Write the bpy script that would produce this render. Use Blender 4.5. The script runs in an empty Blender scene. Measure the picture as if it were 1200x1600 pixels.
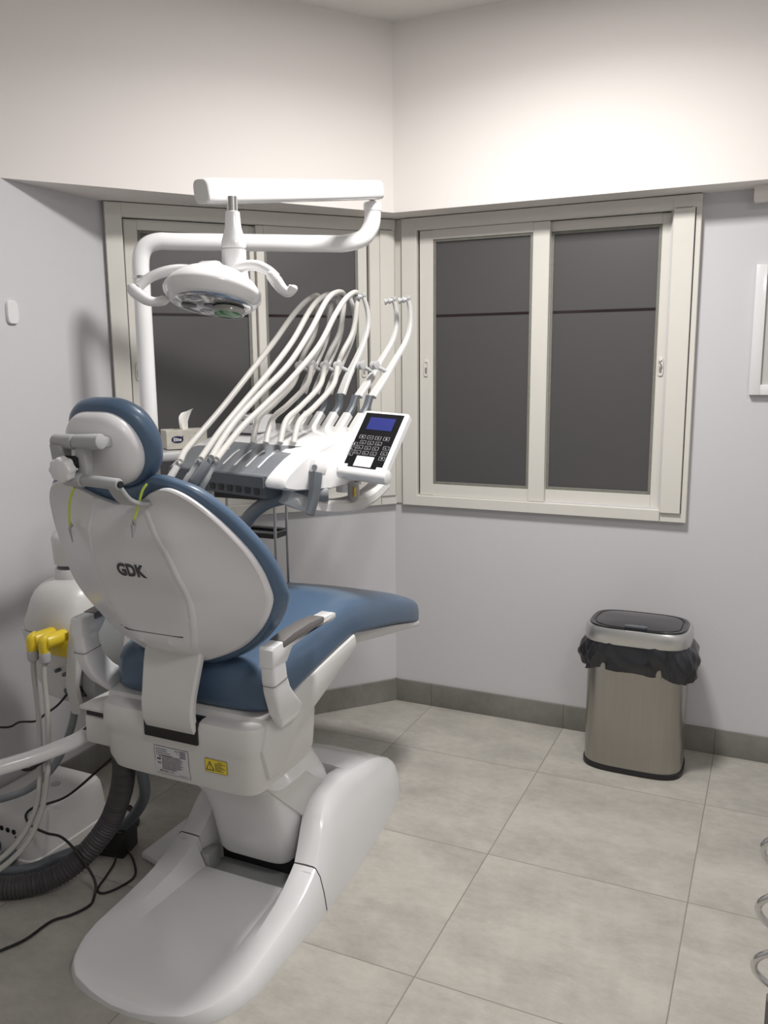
import bpy, bmesh, math, random
from mathutils import Vector, Matrix, Euler
random.seed(7)
R = math.radians
C = bpy.context.scene.collection

# ------------------------------------------------------------------ materials
def mat(name, col, rough=0.5, metal=0.0, noise=0.04, scale=12.0, bump=0.0, bscale=200.0, coat=0.0, spec=0.5,
        emit=None, estr=0.0, trans=0.0, stretch=None, alpha=1.0):
    m = bpy.data.materials.new(name); m.use_nodes = True
    nt = m.node_tree; b = nt.nodes['Principled BSDF']
    b.inputs['Roughness'].default_value = rough; b.inputs['Metallic'].default_value = metal
    b.inputs['Specular IOR Level'].default_value = spec
    b.inputs['Coat Weight'].default_value = coat; b.inputs['Coat Roughness'].default_value = 0.08
    b.inputs['Transmission Weight'].default_value = trans; b.inputs['Alpha'].default_value = alpha
    tc = nt.nodes.new('ShaderNodeTexCoord'); src = tc.outputs['Object']
    if stretch:
        mp = nt.nodes.new('ShaderNodeMapping'); mp.inputs['Scale'].default_value = stretch
        nt.links.new(src, mp.inputs['Vector']); src = mp.outputs['Vector']
    n = nt.nodes.new('ShaderNodeTexNoise'); n.inputs['Scale'].default_value = scale; n.inputs['Detail'].default_value = 4
    nt.links.new(src, n.inputs['Vector'])
    r = nt.nodes.new('ShaderNodeMapRange'); r.inputs['To Min'].default_value = 1 - noise; r.inputs['To Max'].default_value = 1 + noise
    nt.links.new(n.outputs['Fac'], r.inputs['Value'])
    mx = nt.nodes.new('ShaderNodeVectorMath'); mx.operation = 'SCALE'
    mx.inputs[0].default_value = col[:3]; nt.links.new(r.outputs['Result'], mx.inputs['Scale'])
    nt.links.new(mx.outputs['Vector'], b.inputs['Base Color'])
    if bump > 0:
        n2 = nt.nodes.new('ShaderNodeTexNoise'); n2.inputs['Scale'].default_value = bscale; n2.inputs['Detail'].default_value = 3
        nt.links.new(src, n2.inputs['Vector'])
        bp = nt.nodes.new('ShaderNodeBump'); bp.inputs['Strength'].default_value = bump; bp.inputs['Distance'].default_value = 0.002
        nt.links.new(n2.outputs['Fac'], bp.inputs['Height']); nt.links.new(bp.outputs['Normal'], b.inputs['Normal'])
    if emit:
        b.inputs['Emission Color'].default_value = (*emit, 1); b.inputs['Emission Strength'].default_value = estr
    return m

def tile_mat(name, base, dark, axes, ox, oy, T=0.6, gw=0.0035, vec_rough=0.38, bright=1.0):
    """stoneware tile: grout grid + a slightly different cloud pattern in every tile"""
    m = bpy.data.materials.new(name); m.use_nodes = True
    nt = m.node_tree; N = nt.nodes; L = nt.links; b = N['Principled BSDF']
    tc = N.new('ShaderNodeTexCoord'); sp = N.new('ShaderNodeSeparateXYZ'); L.new(tc.outputs['Object'], sp.inputs[0])
    def mth(op, a, v=None, c=None):
        n = N.new('ShaderNodeMath'); n.operation = op
        if hasattr(a, 'is_linked'): L.new(a, n.inputs[0])
        else: n.inputs[0].default_value = a
        if v is not None:
            if hasattr(v, 'is_linked'): L.new(v, n.inputs[1])
            else: n.inputs[1].default_value = v
        if c is not None: n.inputs[2].default_value = c
        return n.outputs[0]
    cells = []; masks = []
    for ax, o in zip(axes, (ox, oy)):
        u = mth('DIVIDE', mth('SUBTRACT', sp.outputs[ax], o), T)
        cells.append(mth('FLOOR', u)); fr = mth('FRACT', u)
        masks.append(mth('MINIMUM', fr, mth('SUBTRACT', 1.0, fr)))
    d = masks[0] if len(masks) == 1 else mth('MINIMUM', masks[0], masks[1])
    grout = mth('LESS_THAN', d, gw / T / 2)
    cid = mth('ADD', mth('MULTIPLY', cells[0], 7.31), mth('MULTIPLY', cells[1], 3.77) if len(cells) > 1 else 0.0)
    cb = N.new('ShaderNodeCombineXYZ'); L.new(cid, cb.inputs[0]); L.new(mth('MULTIPLY', cid, 1.7), cb.inputs[1])
    va = N.new('ShaderNodeVectorMath'); va.operation = 'ADD'; L.new(tc.outputs['Object'], va.inputs[0]); L.new(cb.outputs[0], va.inputs[1])
    mp = N.new('ShaderNodeMapping'); mp.inputs['Scale'].default_value = (1, 1.5, 1); L.new(va.outputs[0], mp.inputs[0])
    n1 = N.new('ShaderNodeTexNoise'); n1.inputs['Scale'].default_value = 3.2; n1.inputs['Detail'].default_value = 9; n1.inputs['Roughness'].default_value = 0.68
    L.new(mp.outputs[0], n1.inputs['Vector'])
    n2 = N.new('ShaderNodeTexNoise'); n2.inputs['Scale'].default_value = 26; n2.inputs['Detail'].default_value = 6; n2.inputs['Roughness'].default_value = 0.75
    L.new(mp.outputs[0], n2.inputs['Vector'])
    f = mth('ADD', mth('MULTIPLY', n1.outputs['Fac'], 0.7), mth('MULTIPLY', n2.outputs['Fac'], 0.3))
    cr = N.new('ShaderNodeValToRGB'); e = cr.color_ramp.elements
    e[0].position = 0.36; e[0].color = (*dark, 1); e[1].position = 0.60; e[1].color = (*base, 1); L.new(f, cr.inputs[0])
    mx = N.new('ShaderNodeMix'); mx.data_type = 'RGBA'; L.new(grout, mx.inputs[0]); L.new(cr.outputs[0], mx.inputs[6])
    mx.inputs[7].default_value = (dark[0] * .72, dark[1] * .72, dark[2] * .7, 1)
    L.new(mx.outputs[2], b.inputs['Base Color'])
    L.new(mth('ADD', vec_rough, mth('MULTIPLY', n2.outputs['Fac'], 0.2)), b.inputs['Roughness'])
    bp = N.new('ShaderNodeBump'); bp.inputs['Strength'].default_value = .25; bp.inputs['Distance'].default_value = .002
    L.new(mth('SUBTRACT', 1.0, grout), bp.inputs['Height']); L.new(bp.outputs[0], b.inputs['Normal'])
    return m

M = {}
M['soffit'] = mat('white_wall_paint', (.80, .765, .735), .75, noise=.015, scale=2)
M['wall'] = mat('pale_grey_wall_paint', (.60, .595, .615), .6, noise=.02, scale=1.5, bump=.15, bscale=150)
M['wallfar'] = mat('bounce_wall_paint', (.60, .59, .58), .8)  # tone of the unseen front wall, set for the light it bounces
M['ceiling'] = mat('ceiling_paint', (.74, .73, .70), .85, noise=.01)
M['floor'] = tile_mat('floor_tiles', (.475, .455, .41), (.33, .316, .283), (0, 1), -0.748, 1.765)
M['skirt'] = tile_mat('shaded_baseboard_tiles', (.235, .232, .207), (.16, .158, .14), (0,), -0.748, 0)  # floor tile made darker: shade on the upright face is in the colour
M['frame'] = mat('cream_window_paint', (.68, .665, .615), .42, noise=.03, scale=8, bump=.1, bscale=60)
M['gasket'] = mat('grey_window_gasket', (.20, .20, .175), .6, noise=.2, scale=60)
M['pane'] = mat('frosted_night_glass', (.075, .072, .074), .42, noise=.03, scale=5, spec=.6)
M['strip'] = mat('clear_gap_in_film', (.022, .014, .017), .15)
M['plastic'] = mat('white_glossy_plastic', (.76, .765, .775), .22, noise=.01, coat=.35)
M['shell'] = mat('backrest_plastic', (.74, .735, .75), .34, noise=.02, scale=5, coat=.15)
M['body'] = mat('ivory_plastic', (.66, .655, .64), .32, noise=.02, scale=6, coat=.15)
M['arm'] = mat('whip_arm_plastic', (.58, .58, .57), .32, noise=.01)
M['armwhite'] = mat('lamp_enamel', (.86, .86, .865), .18, noise=.005, coat=.5)
M['vinyl'] = mat('blue_vinyl', (.076, .128, .205), .36, noise=.05, scale=9, bump=.06, bscale=350, coat=.12)
M['greyplastic'] = mat('mid_grey_plastic', (.20, .215, .235), .38, noise=.03)
M['handlegrey'] = mat('handle_grey', (.125, .14, .155), .42, noise=.03)
M['greydark'] = mat('slate_grey_plastic', (.10, .115, .13), .42, noise=.03)
M['greylight'] = mat('light_grey_plastic', (.42, .43, .435), .4, noise=.02)
M['hose'] = mat('hose_rubber', (.52, .51, .485), .42, noise=.02)
M['black'] = mat('black_plastic', (.012, .012, .013), .4, noise=.1)
M['blackgloss'] = mat('black_gloss', (.006, .006, .008), .12, noise=.05, coat=.4)
M['cable'] = mat('black_cable', (.01, .01, .01), .5)
M['chrome'] = mat('chrome', (.72, .72, .71), .16, metal=1, noise=.03)
M['satin'] = mat('satin_metal', (.55, .55, .56), .35, metal=1, noise=.04)
M['steel'] = mat('brushed_steel', (.40, .385, .355), .30, metal=1, noise=.07, scale=30, stretch=(3, 3, .15))
M['rim'] = mat('satin_silver_rim', (.62, .62, .61), .32, metal=.9, noise=.03)
M['armpad'] = mat('armrest_pad_grey', (.19, .18, .175), .42, metal=.3, noise=.04)
M['bag'] = mat('bin_liner', (.014, .015, .019), .28, noise=.2, bump=.5, bscale=30, coat=.3)
M['yellow'] = mat('yellow_plastic', (.80, .60, .035), .34, noise=.03)
M['lime'] = mat('lime_cord', (.55, .72, .10), .5)
M['corr'] = mat('corrugated_hose', (.062, .058, .062), .5, noise=.1)
M['lens'] = mat('lamp_reflector', (.62, .62, .63), .12, metal=.75, noise=.6, scale=28)
M['lensdark'] = mat('lamp_reflector_dark', (.10, .10, .11), .2, metal=.5)
M['green'] = mat('green_glass', (.015, .20, .05), .15)
M['lcd'] = mat('blue_display', (.02, .025, .12), .2, emit=(.03, .04, .20), estr=.45)
M['keyglow'] = mat('white_key', (.9, .9, .88), .35)
M['keyline'] = mat('key_print', (.30, .30, .31), .5)
M['paper'] = mat('tissue_paper', (.86, .85, .82), .8, noise=.03)
M['box'] = mat('tissue_carton', (.62, .59, .52), .55, noise=.28, scale=38)
M['navy'] = mat('navy_print', (.008, .014, .07), .4)
M['white'] = mat('white_print', (.85, .85, .85), .5)
M['label'] = mat('label_paper', (.60, .60, .64), .4, noise=.01)
M['labelprint'] = mat('label_print', (.06, .06, .065), .6)
M['labelyellow'] = mat('warning_yellow', (.78, .62, .05), .45, noise=.02)
M['seam'] = mat('seam_shadow', (.035, .035, .035), .8)
M['picture'] = mat('picture_glass', (.52, .51, .49), .25, noise=.05, scale=3)
M['clear'] = mat('clear_tube', (.40, .395, .37), .12, noise=.02, coat=.3)
M['brass'] = mat('brass_fitting', (.65, .45, .12), .3, metal=1)
M['basket'] = mat('dark_basket_metal', (.045, .045, .042), .45, metal=.3)
M['lightpanel'] = mat('ceiling_light_diffuser', (.9, .9, .88), .5, emit=(1, .97, .93), estr=6)

# ------------------------------------------------------------------ builders
ROOT = {}
def finish(bm, name, m, parent=None, ang=32, loc=None, flip=True):
    if flip: bmesh.ops.recalc_face_normals(bm, faces=bm.faces)
    for f in bm.faces: f.smooth = True
    for e in bm.edges:
        if len(e.link_faces) == 2 and e.calc_face_angle(0) > R(ang): e.smooth = False
    off = Vector((0, 0, 0))
    if parent is not None: off = ROOT[parent.name]
    elif loc is not None: off = Vector(loc)
    bmesh.ops.translate(bm, verts=bm.verts, vec=-off)
    me = bpy.data.meshes.new(name); bm.to_mesh(me); bm.free()
    ms = m if isinstance(m, (list, tuple)) else [m]
    for q in ms: me.materials.append(q)
    o = bpy.data.objects.new(name, me); C.objects.link(o)
    if parent is not None: o.parent = parent
    elif loc is not None: o.location = off
    ROOT[o.name] = off
    return o
def thing(name, label, cat, loc, group=None):
    o = bpy.data.objects.new(name, None); C.objects.link(o); o.location = loc; o.empty_display_size = .05
    o['label'] = label; o['category'] = cat
    if group: o['group'] = group
    ROOT[o.name] = Vector(loc); return o
def tag(o, label, cat, group=None):
    o['label'] = label; o['category'] = cat
    if group: o['group'] = group
    return o
def struct(o): o['kind'] = 'structure'; return o

def bmnew(): return bmesh.new()
def box(bm, c, s, rot=None, bev=0.0, seg=2):
    mt = Matrix.Translation(Vector(c))
    if rot is not None: mt = mt @ (rot if isinstance(rot, Matrix) else Euler(rot).to_matrix().to_4x4())
    g = bmesh.ops.create_cube(bm, size=1.0, matrix=mt @ Matrix.Diagonal((*s, 1)))
    if bev > 0:
        es = list({e for v in g['verts'] for e in v.link_edges})
        bmesh.ops.bevel(bm, geom=es, offset=bev, segments=seg, profile=.5, affect='EDGES')
    return bm
def box2(bm, a, b, bev=0.0, seg=2):
    return box(bm, [(x + y) / 2 for x, y in zip(a, b)], [abs(y - x) for x, y in zip(a, b)], bev=bev, seg=seg)
def catmull(P, n=6, closed=False):
    P = [Vector(p) for p in P]; out = []
    N_ = len(P); rng = range(N_ if closed else N_ - 1)
    for i in rng:
        if closed: p0, p1, p2, p3 = P[i - 1], P[i], P[(i + 1) % N_], P[(i + 2) % N_]
        else: p0, p1, p2, p3 = P[max(i - 1, 0)], P[i], P[i + 1], P[min(i + 2, N_ - 1)]
        for k in range(n):
            t = k / n
            out.append(.5 * ((2 * p1) + (-p0 + p2) * t + (2 * p0 - 5 * p1 + 4 * p2 - p3) * t * t + (-p0 + 3 * p1 - 3 * p2 + p3) * t ** 3))
    if not closed: out.append(P[-1])
    return out
def rings(bm, rs, closed_ring=True, cap=True, cap2=None):
    vs = [[bm.verts.new(p) for p in r] for r in rs]
    n = len(rs[0])
    for a, b in zip(vs, vs[1:]):
        for i in range(n if closed_ring else n - 1):
            j = (i + 1) % n
            try: bm.faces.new((a[i], a[j], b[j], b[i]))
            except ValueError: pass
    if cap: bm.faces.new(vs[0][::-1])
    if (cap if cap2 is None else cap2): bm.faces.new(vs[-1])
    return vs
def tube(bm, P, r, n=12, smooth=5, rad=None, cap=True):
    """round tube through P; rad = list of radii per control point"""
    P = [Vector(p) for p in P]
    Q = catmull(P, smooth) if smooth > 1 and len(P) > 2 else P
    if rad:
        m_ = len(Q) - 1; rr = []
        for k in range(len(Q)):
            t = k / m_ * (len(rad) - 1); i = min(int(t), len(rad) - 2); rr.append(rad[i] + (rad[i + 1] - rad[i]) * (t - i))
    else: rr = [r] * len(Q)
    T = (Q[1] - Q[0]).normalized(); up = Vector((0, 0, 1)) if abs(T.z) < .9 else Vector((1, 0, 0))
    a = T.cross(up).normalized(); rs = []
    for k, q in enumerate(Q):
        t2 = (Q[min(k + 1, len(Q) - 1)] - Q[max(k - 1, 0)]).normalized()
        a = (a - t2 * a.dot(t2)).normalized(); b = t2.cross(a)
        rs.append([q + (a * math.cos(x) + b * math.sin(x)) * rr[k] for x in [2 * math.pi * i / n for i in range(n)]])
    rings(bm, rs, cap=cap); return bm
def rod(bm, a, b, r, n=16, r2=None, bev=0):
    a, b = Vector(a), Vector(b)
    if bev:
        d = (b - a).normalized() * bev; r2 = r if r2 is None else r2
        pts = [a, a + d * .3, a + d, b - d, b - d * .3, b]; rad = [r - bev, r - bev * .3, r, r2, r2 - bev * .3, r2 - bev]
    else: pts = [a, b]; rad = [r, r if r2 is None else r2]
    T = (b - a).normalized(); up = Vector((0, 0, 1)) if abs(T.z) < .9 else Vector((1, 0, 0))
    u = T.cross(up).normalized(); w = T.cross(u)
    rings(bm, [[p + (u * math.cos(x) + w * math.sin(x)) * q for x in [2 * math.pi * i / n for i in range(n)]] for p, q in zip(pts, rad)])
    return bm
def lathe(bm, prof, c=(0, 0, 0), mtx=None, n=32, cap=False):
    """prof: (r, z); axis z, then mtx"""
    mtx = mtx or Matrix.Translation(Vector(c))
    rs = [[mtx @ Vector((max(r, 1e-4) * math.cos(2 * math.pi * i / n), max(r, 1e-4) * math.sin(2 * math.pi * i / n), z)) for i in range(n)] for r, z in prof]
    rings(bm, rs, cap=cap); return bm
def ribbon(bm, P, widths, wdir, th, smooth=6):
    """flat bar following P, width along wdir"""
    Q = catmull(P, smooth); wd = Vector(wdir).normalized(); rs = []
    for k, q in enumerate(Q):
        t = (Q[min(k + 1, len(Q) - 1)] - Q[max(k - 1, 0)]).normalized(); nn = t.cross(wd).normalized()
        u = k / (len(Q) - 1) * (len(widths) - 1); i = min(int(u), len(widths) - 2); w = (widths[i] + (widths[i + 1] - widths[i]) * (u - i)) / 2
        h = th / 2; c = h * .5
        rs.append([q + wd * a + nn * b for a, b in ((-w + c, -h), (w - c, -h), (w, -h + c), (w, h - c), (w - c, h), (-w + c, h), (-w, h - c), (-w, -h + c))])
    rings(bm, rs); return bm
def selip(cx, cy, hx, hy, p, n=32):
    out = []
    for i in range(n):
        t = 2 * math.pi * i / n; c, s = math.cos(t), math.sin(t)
        out.append((cx + hx * math.copysign(abs(c) ** p, c), cy + hy * math.copysign(abs(s) ** p, s)))
    return out
def prism(bm, pts, axis, a, b, bev=0.0, seg=2):
    """extrude polygon; axis 'x': pts=(y,z)"""
    def P(u, v, w): return {'x': (w, u, v), 'y': (u, w, v), 'z': (u, v, w)}[axis]
    lo = [bm.verts.new(P(u, v, a)) for u, v in pts]; hi = [bm.verts.new(P(u, v, b)) for u, v in pts]
    fs = [bm.faces.new(lo), bm.faces.new(hi[::-1])]
    for i in range(len(pts)):
        j = (i + 1) % len(pts); fs.append(bm.faces.new((lo[i], hi[i], hi[j], lo[j])))
    bmesh.ops.recalc_face_normals(bm, faces=fs)
    if bev > 0:
        es = list({e for f in fs[:2] for e in f.edges})
        bmesh.ops.bevel(bm, geom=es, offset=bev, segments=seg, profile=.5, affect='EDGES')
    return bm
def text_bm(s, size, fn, bold=0.0, depth=0.0):
    cu = bpy.data.curves.new('lettering', 'FONT'); cu.body = s; cu.size = size; cu.offset = bold; cu.extrude = depth
    cu.align_x = 'CENTER'; cu.align_y = 'CENTER'; cu.resolution_u = 4
    o = bpy.data.objects.new('lettering', cu); C.objects.link(o)
    dg = bpy.context.evaluated_depsgraph_get(); dg.update()
    me = bpy.data.meshes.new_from_object(o.evaluated_get(dg))
    bpy.data.objects.remove(o); bm = bmesh.new(); bm.from_mesh(me); bpy.data.meshes.remove(me)
    for v in bm.verts: v.co = Vector(fn(v.co.x, v.co.y))
    return bm
def interp(x, xs, ys):
    if x <= xs[0]: return ys[0]
    for i in range(len(xs) - 1):
        if x <= xs[i + 1]: return ys[i] + (ys[i + 1] - ys[i]) * (x - xs[i]) / (xs[i + 1] - xs[i])
    return ys[-1]

# ------------------------------------------------------------------ room
YR, XC, XL, XR, YB, H = 3.40, -1.526, -2.30, 1.15, -0.75, 2.83
A = R(48.627); D1 = Vector((math.cos(A), math.sin(A), 0))           # diagonal wall direction, left -> corner
CN = Vector((XC, YR, 0)); LC = CN - D1 * (XC - XL) / math.cos(A)    # left corner
bm = bmnew(); box2(bm, (XL - .3, YB - .3, -.1), (XR + .3, YR + .3, 0)); struct(finish(bm, 'floor', M['floor']))
bm = bmnew(); box2(bm, (XL - .3, YB - .3, H), (XR + .3, YR + .3, H + .1)); struct(finish(bm, 'ceiling', M['ceiling']))
bm = bmnew(); box2(bm, (XL - .15, YB - .15, 0), (XL, LC.y, H)); struct(finish(bm, 'wall_left', M['wall']))
bm = bmnew(); box2(bm, (XR, YB - .15, 0), (XR + .15, YR + .15, H)); struct(finish(bm, 'wall_right', M['wall']))
bm = bmnew(); box2(bm, (XL, YB - .15, 0), (XR, YB, H)); struct(finish(bm, 'wall_front', M['wallfar']))
def wallwin(name, F, u0, u1, a0, a1, z0, z1):
    """wall with an opening; F maps (u, out, z)"""
    bm = bmnew()
    for (x0, x1, p, q) in ((u0, a0, 0, H), (a1, u1, 0, H), (a0, a1, 0, z0), (a0, a1, z1, H)):
        vs = [bm.verts.new(F(x, o, z)) for x in (x0, x1) for o in (0, -.15) for z in (p, q)]
        for f in ((0, 1, 3, 2), (4, 6, 7, 5), (0, 4, 5, 1), (2, 3, 7, 6), (0, 2, 6, 4), (1, 5, 7, 3)): bm.faces.new([vs[i] for i in f])
    return struct(finish(bm, name, M['wall']))
N1 = Vector((math.sin(A), -math.cos(A), 0))                          # diagonal wall normal, into the room
F2 = lambda u, o, z: Vector((XC + u, YR - o, z))
F1 = lambda u, o, z: CN + D1 * u + N1 * o + Vector((0, 0, z))
wallwin('wall_back', F2, 0, XR - XC, .10, 1.12, .97, 2.08)
wallwin('wall_back_left', F1, -1.171, 0, -1.11, -.09, .97, 2.08)
def fbox(bm, F, u, o, z, bev=.002):
    vs = []
    for a in u:
        for b in o:
            for c in z: vs.append(bm.verts.new(F(a, b, c)))
    fs = [bm.faces.new([vs[i] for i in f]) for f in ((0, 1, 3, 2), (4, 6, 7, 5), (0, 4, 5, 1), (2, 3, 7, 6), (0, 2, 6, 4), (1, 5, 7, 3))]
    bmesh.ops.recalc_face_normals(bm, faces=fs)
    if bev: bmesh.ops.bevel(bm, geom=list({e for f in fs for e in f.edges}), offset=bev, segments=1, affect='EDGES')
def window(name, F, outer, boards, s1, s2, g1, g2, front_left=True, label=''):
    """two sliding sashes with gasketed panes inside a painted casing, side board covering the shutter strap"""
    z0, z1 = .922, 2.136 if False else 2.125
    bm = bmnew()
    ua, ub = outer
    fbox(bm, F, (ua, s1[0] - .008), (0, .028), (z0, z1)); fbox(bm, F, (s2[1] + .006, ub), (0, .028), (z0, z1))
    fbox(bm, F, (s1[0] - .01, s2[1] + .008), (0, .0275), (2.075, z1)); fbox(bm, F, (s1[0] - .01, s2[1] + .008), (0, .0275), (z0, .967))
    fbox(bm, F, (s1[0] - .02, s2[1] + .02), (-.09, -.07), (.96, 2.085), 0)
    root = struct(finish(bm, name, M['frame']))
    for k, (s, g, o) in enumerate(((s1, g1, .012 if front_left else -.012), (s2, g2, -.012 if front_left else .012))):
        bm = bmnew(); zt, zb = 2.074, .968
        gz0, gz1 = 1.018, 2.036
        fbox(bm, F, (s[0], g[0]), (o - .02, o), (zb, zt)); fbox(bm, F, (g[1], s[1]), (o - .02, o), (zb, zt))
        fbox(bm, F, (g[0], g[1]), (o - .02, o - .0005), (gz1, zt), 0); fbox(bm, F, (g[0], g[1]), (o - .02, o - .0005), (zb, gz0), 0)
        sash = finish(bm, 'sash', M['frame'], root)
        bm = bmnew(); w = .011; oo = o - .004
        fbox(bm, F, (g[0], g[0] + w), (o - .02, oo), (gz0, gz1), .001); fbox(bm, F, (g[1] - w, g[1]), (o - .02, oo), (gz0, gz1), .001)
        fbox(bm, F, (g[0] + w, g[1] - w), (o - .02, oo), (gz1 - w, gz1), .001); fbox(bm, F, (g[0] + w, g[1] - w), (o - .02, oo), (gz0, gz0 + w), .001)
        finish(bm, 'gasket', M['gasket'], sash)
        bm = bmnew(); fbox(bm, F, (g[0] + w * .6, g[1] - w * .6), (o - .016, o - .011), (gz0 + .006, gz1 - .006), 0)
        finish(bm, 'pane', M['pane'], sash)
        bm = bmnew(); fbox(bm, F, (g[0] + w, g[1] - w), (o - .0115, o - .0105), (1.7225, 1.7335), 0)
        finish(bm, 'film_gap', M['strip'], sash)
        # recessed latch on the outer stile
        lu = (s[0] + g[0]) / 2 if k == 0 else (s[1] + g[1]) / 2
        bm = bmnew(); pl = selip(0, 0, .011, .036, .55, 28)
        rs = [[F(lu + a * q, o + d, 1.512 + b * q) for a, b in pl] for q, d in ((1, 0), (1, .003), (.93, .005), (.72, .005), (.66, .0015))]
        rings(bm, rs); lt = finish(bm, 'latch', M['frame'], sash)
        bm = bmnew()
        fbox(bm, F, (lu - .004, lu + .004), (o + .002, o + .0045), (1.49, 1.515), .0005)
        if k == 1: tube(bm, [F(lu + .003, o + .005, 1.54), F(lu - .004, o + .007, 1.53), F(lu + .005, o + .007, 1.515), F(lu - .004, o + .006, 1.50)], .0015, 6, 4)
        finish(bm, 'latch_hook', M['satin'], lt)
    for (b0, b1, top, bot, out) in boards:
        bm = bmnew(); fbox(bm, F, (b0, b1), (.0285, out), (bot, top), .002); finish(bm, 'cover_board', M['frame'], root)
        bm = bmnew(); fbox(bm, F, (b1, b1 + .003), (.028, .0295), (bot, top), 0); fbox(bm, F, (b0 + .004, b1 - .01), (.028, .0295), (top + .0, top + .003), 0)
        fbox(bm, F, (b0 - .001, b0 + .0005), (.028, .0295), (z0 + .004, bot + .01), 0)
        finish(bm, 'board_gap', M['seam'], root)
    return root
window('window_2', F2, (.048, 1.228), [(1.132, 1.206, 2.078, .958, .040)], (.124, .672), (.664, 1.122), (.184, .605), (.672, 1.088), True)
window('window_1', F1, (-1.169, -.004), [(-.078, -.012, 2.080, .962, .036)], (-1.10, -.575), (-.60, -.128), (-1.05, -.622), (-.568, -.168), False)
bm = bmnew(); fbox(bm, F2, (.0005, .0475), (0, .007), (.925, 2.125), .001); finish(bm, 'corner_strip', M['frame'], bpy.data.objects['window_2'])
# soffit beam in front of both window walls
bm = bmnew(); dsf = .160; zs = 2.128
ca = CN - Vector((0, dsf, 0)); tcx = dsf * math.tan((math.pi - (math.pi - A)) / 2)
cin = Vector((XC + dsf * math.tan(A / 2), YR - dsf, 0)); sdir = D1
lp = cin - D1 * ((cin.x - XL) / D1.x)
poly = [(XL, LC.y), (XC, YR), (XR, YR), (XR, YR - dsf), (cin.x, cin.y), (XL, 2.07)]
prism(bm, poly, 'z', zs, H, bev=0.0)
struct(finish(bm, 'trim_1', M['soffit'], ang=20))
bm = bmnew(); box2(bm, (-.128, YR - .075, 2.078), (XR, YR, 2.13), bev=.004); struct(finish(bm, 'trim_2', M['soffit']))
# screws / holes in the casings are tiny and left to the paint
# baseboards
zb = .1035; th = .011
bm = bmnew(); box2(bm, (XC - .004, YR - th, 0), (XR, YR, zb), bev=.0015); struct(finish(bm, 'baseboard_back', M['skirt']))
bm = bmnew(); fbox(bm, F1, (-1.171, .004), (0, th), (0, zb), .0015); struct(finish(bm, 'baseboard_back_left', M['skirt']))
bm = bmnew(); box2(bm, (XL, YB, 0), (XL + th, LC.y, zb), bev=.0015); struct(finish(bm, 'baseboard_left', M['skirt']))
bm = bmnew(); box2(bm, (XL, YR - .0115, zb), (XL + .001, YR - .0115, zb + .001)); bm.free()

# wall things
t = thing('picture_frame', 'white-framed picture hanging on the wall right of the large window, cut by the photo edge', 'picture frame', (.10, YR - .002, 1.42))
def frame_rect(bm, u0, u1, z0, z1, w, o0, o1):
    for (a, b, c, d) in ((u0, u0 + w, z0, z1), (u1 - w, u1, z0, z1), (u0 + w, u1 - w, z1 - w, z1), (u0 + w, u1 - w, z0, z0 + w)):
        box2(bm, (a, YR - o1, c), (b, YR - o0, d), bev=.0015)
bm = bmnew(); frame_rect(bm, -.106, .52, 1.410, 1.868, .037, .002, .024); finish(bm, 'frame', M['plastic'], t)
bm = bmnew(); box2(bm, (-.069, YR - .012, 1.446), (.484, YR - .004, 1.832)); finish(bm, 'picture_panel', M['picture'], t)
bm = bmnew()
rs = [[(XL + o, 2.068 + a * q, 1.710 + b * q) for a, b in selip(0, 0, .023, .038, .55, 28)] for q, o in ((1, .0005), (1, .008), (.93, .011))]
rings(bm, rs)
tag(finish(bm, 'wall_cover_plate', M['plastic'], loc=(XL, 2.068, 1.672)), 'small rounded white cover plate on the left wall', 'wall plate')

# ------------------------------------------------------------------ dental chair
XM = -1.345
ch = thing('dental_chair', 'blue padded dental chair with white shell standing on a long white floor base', 'dental chair', (XM, 2.0, 0))
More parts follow.
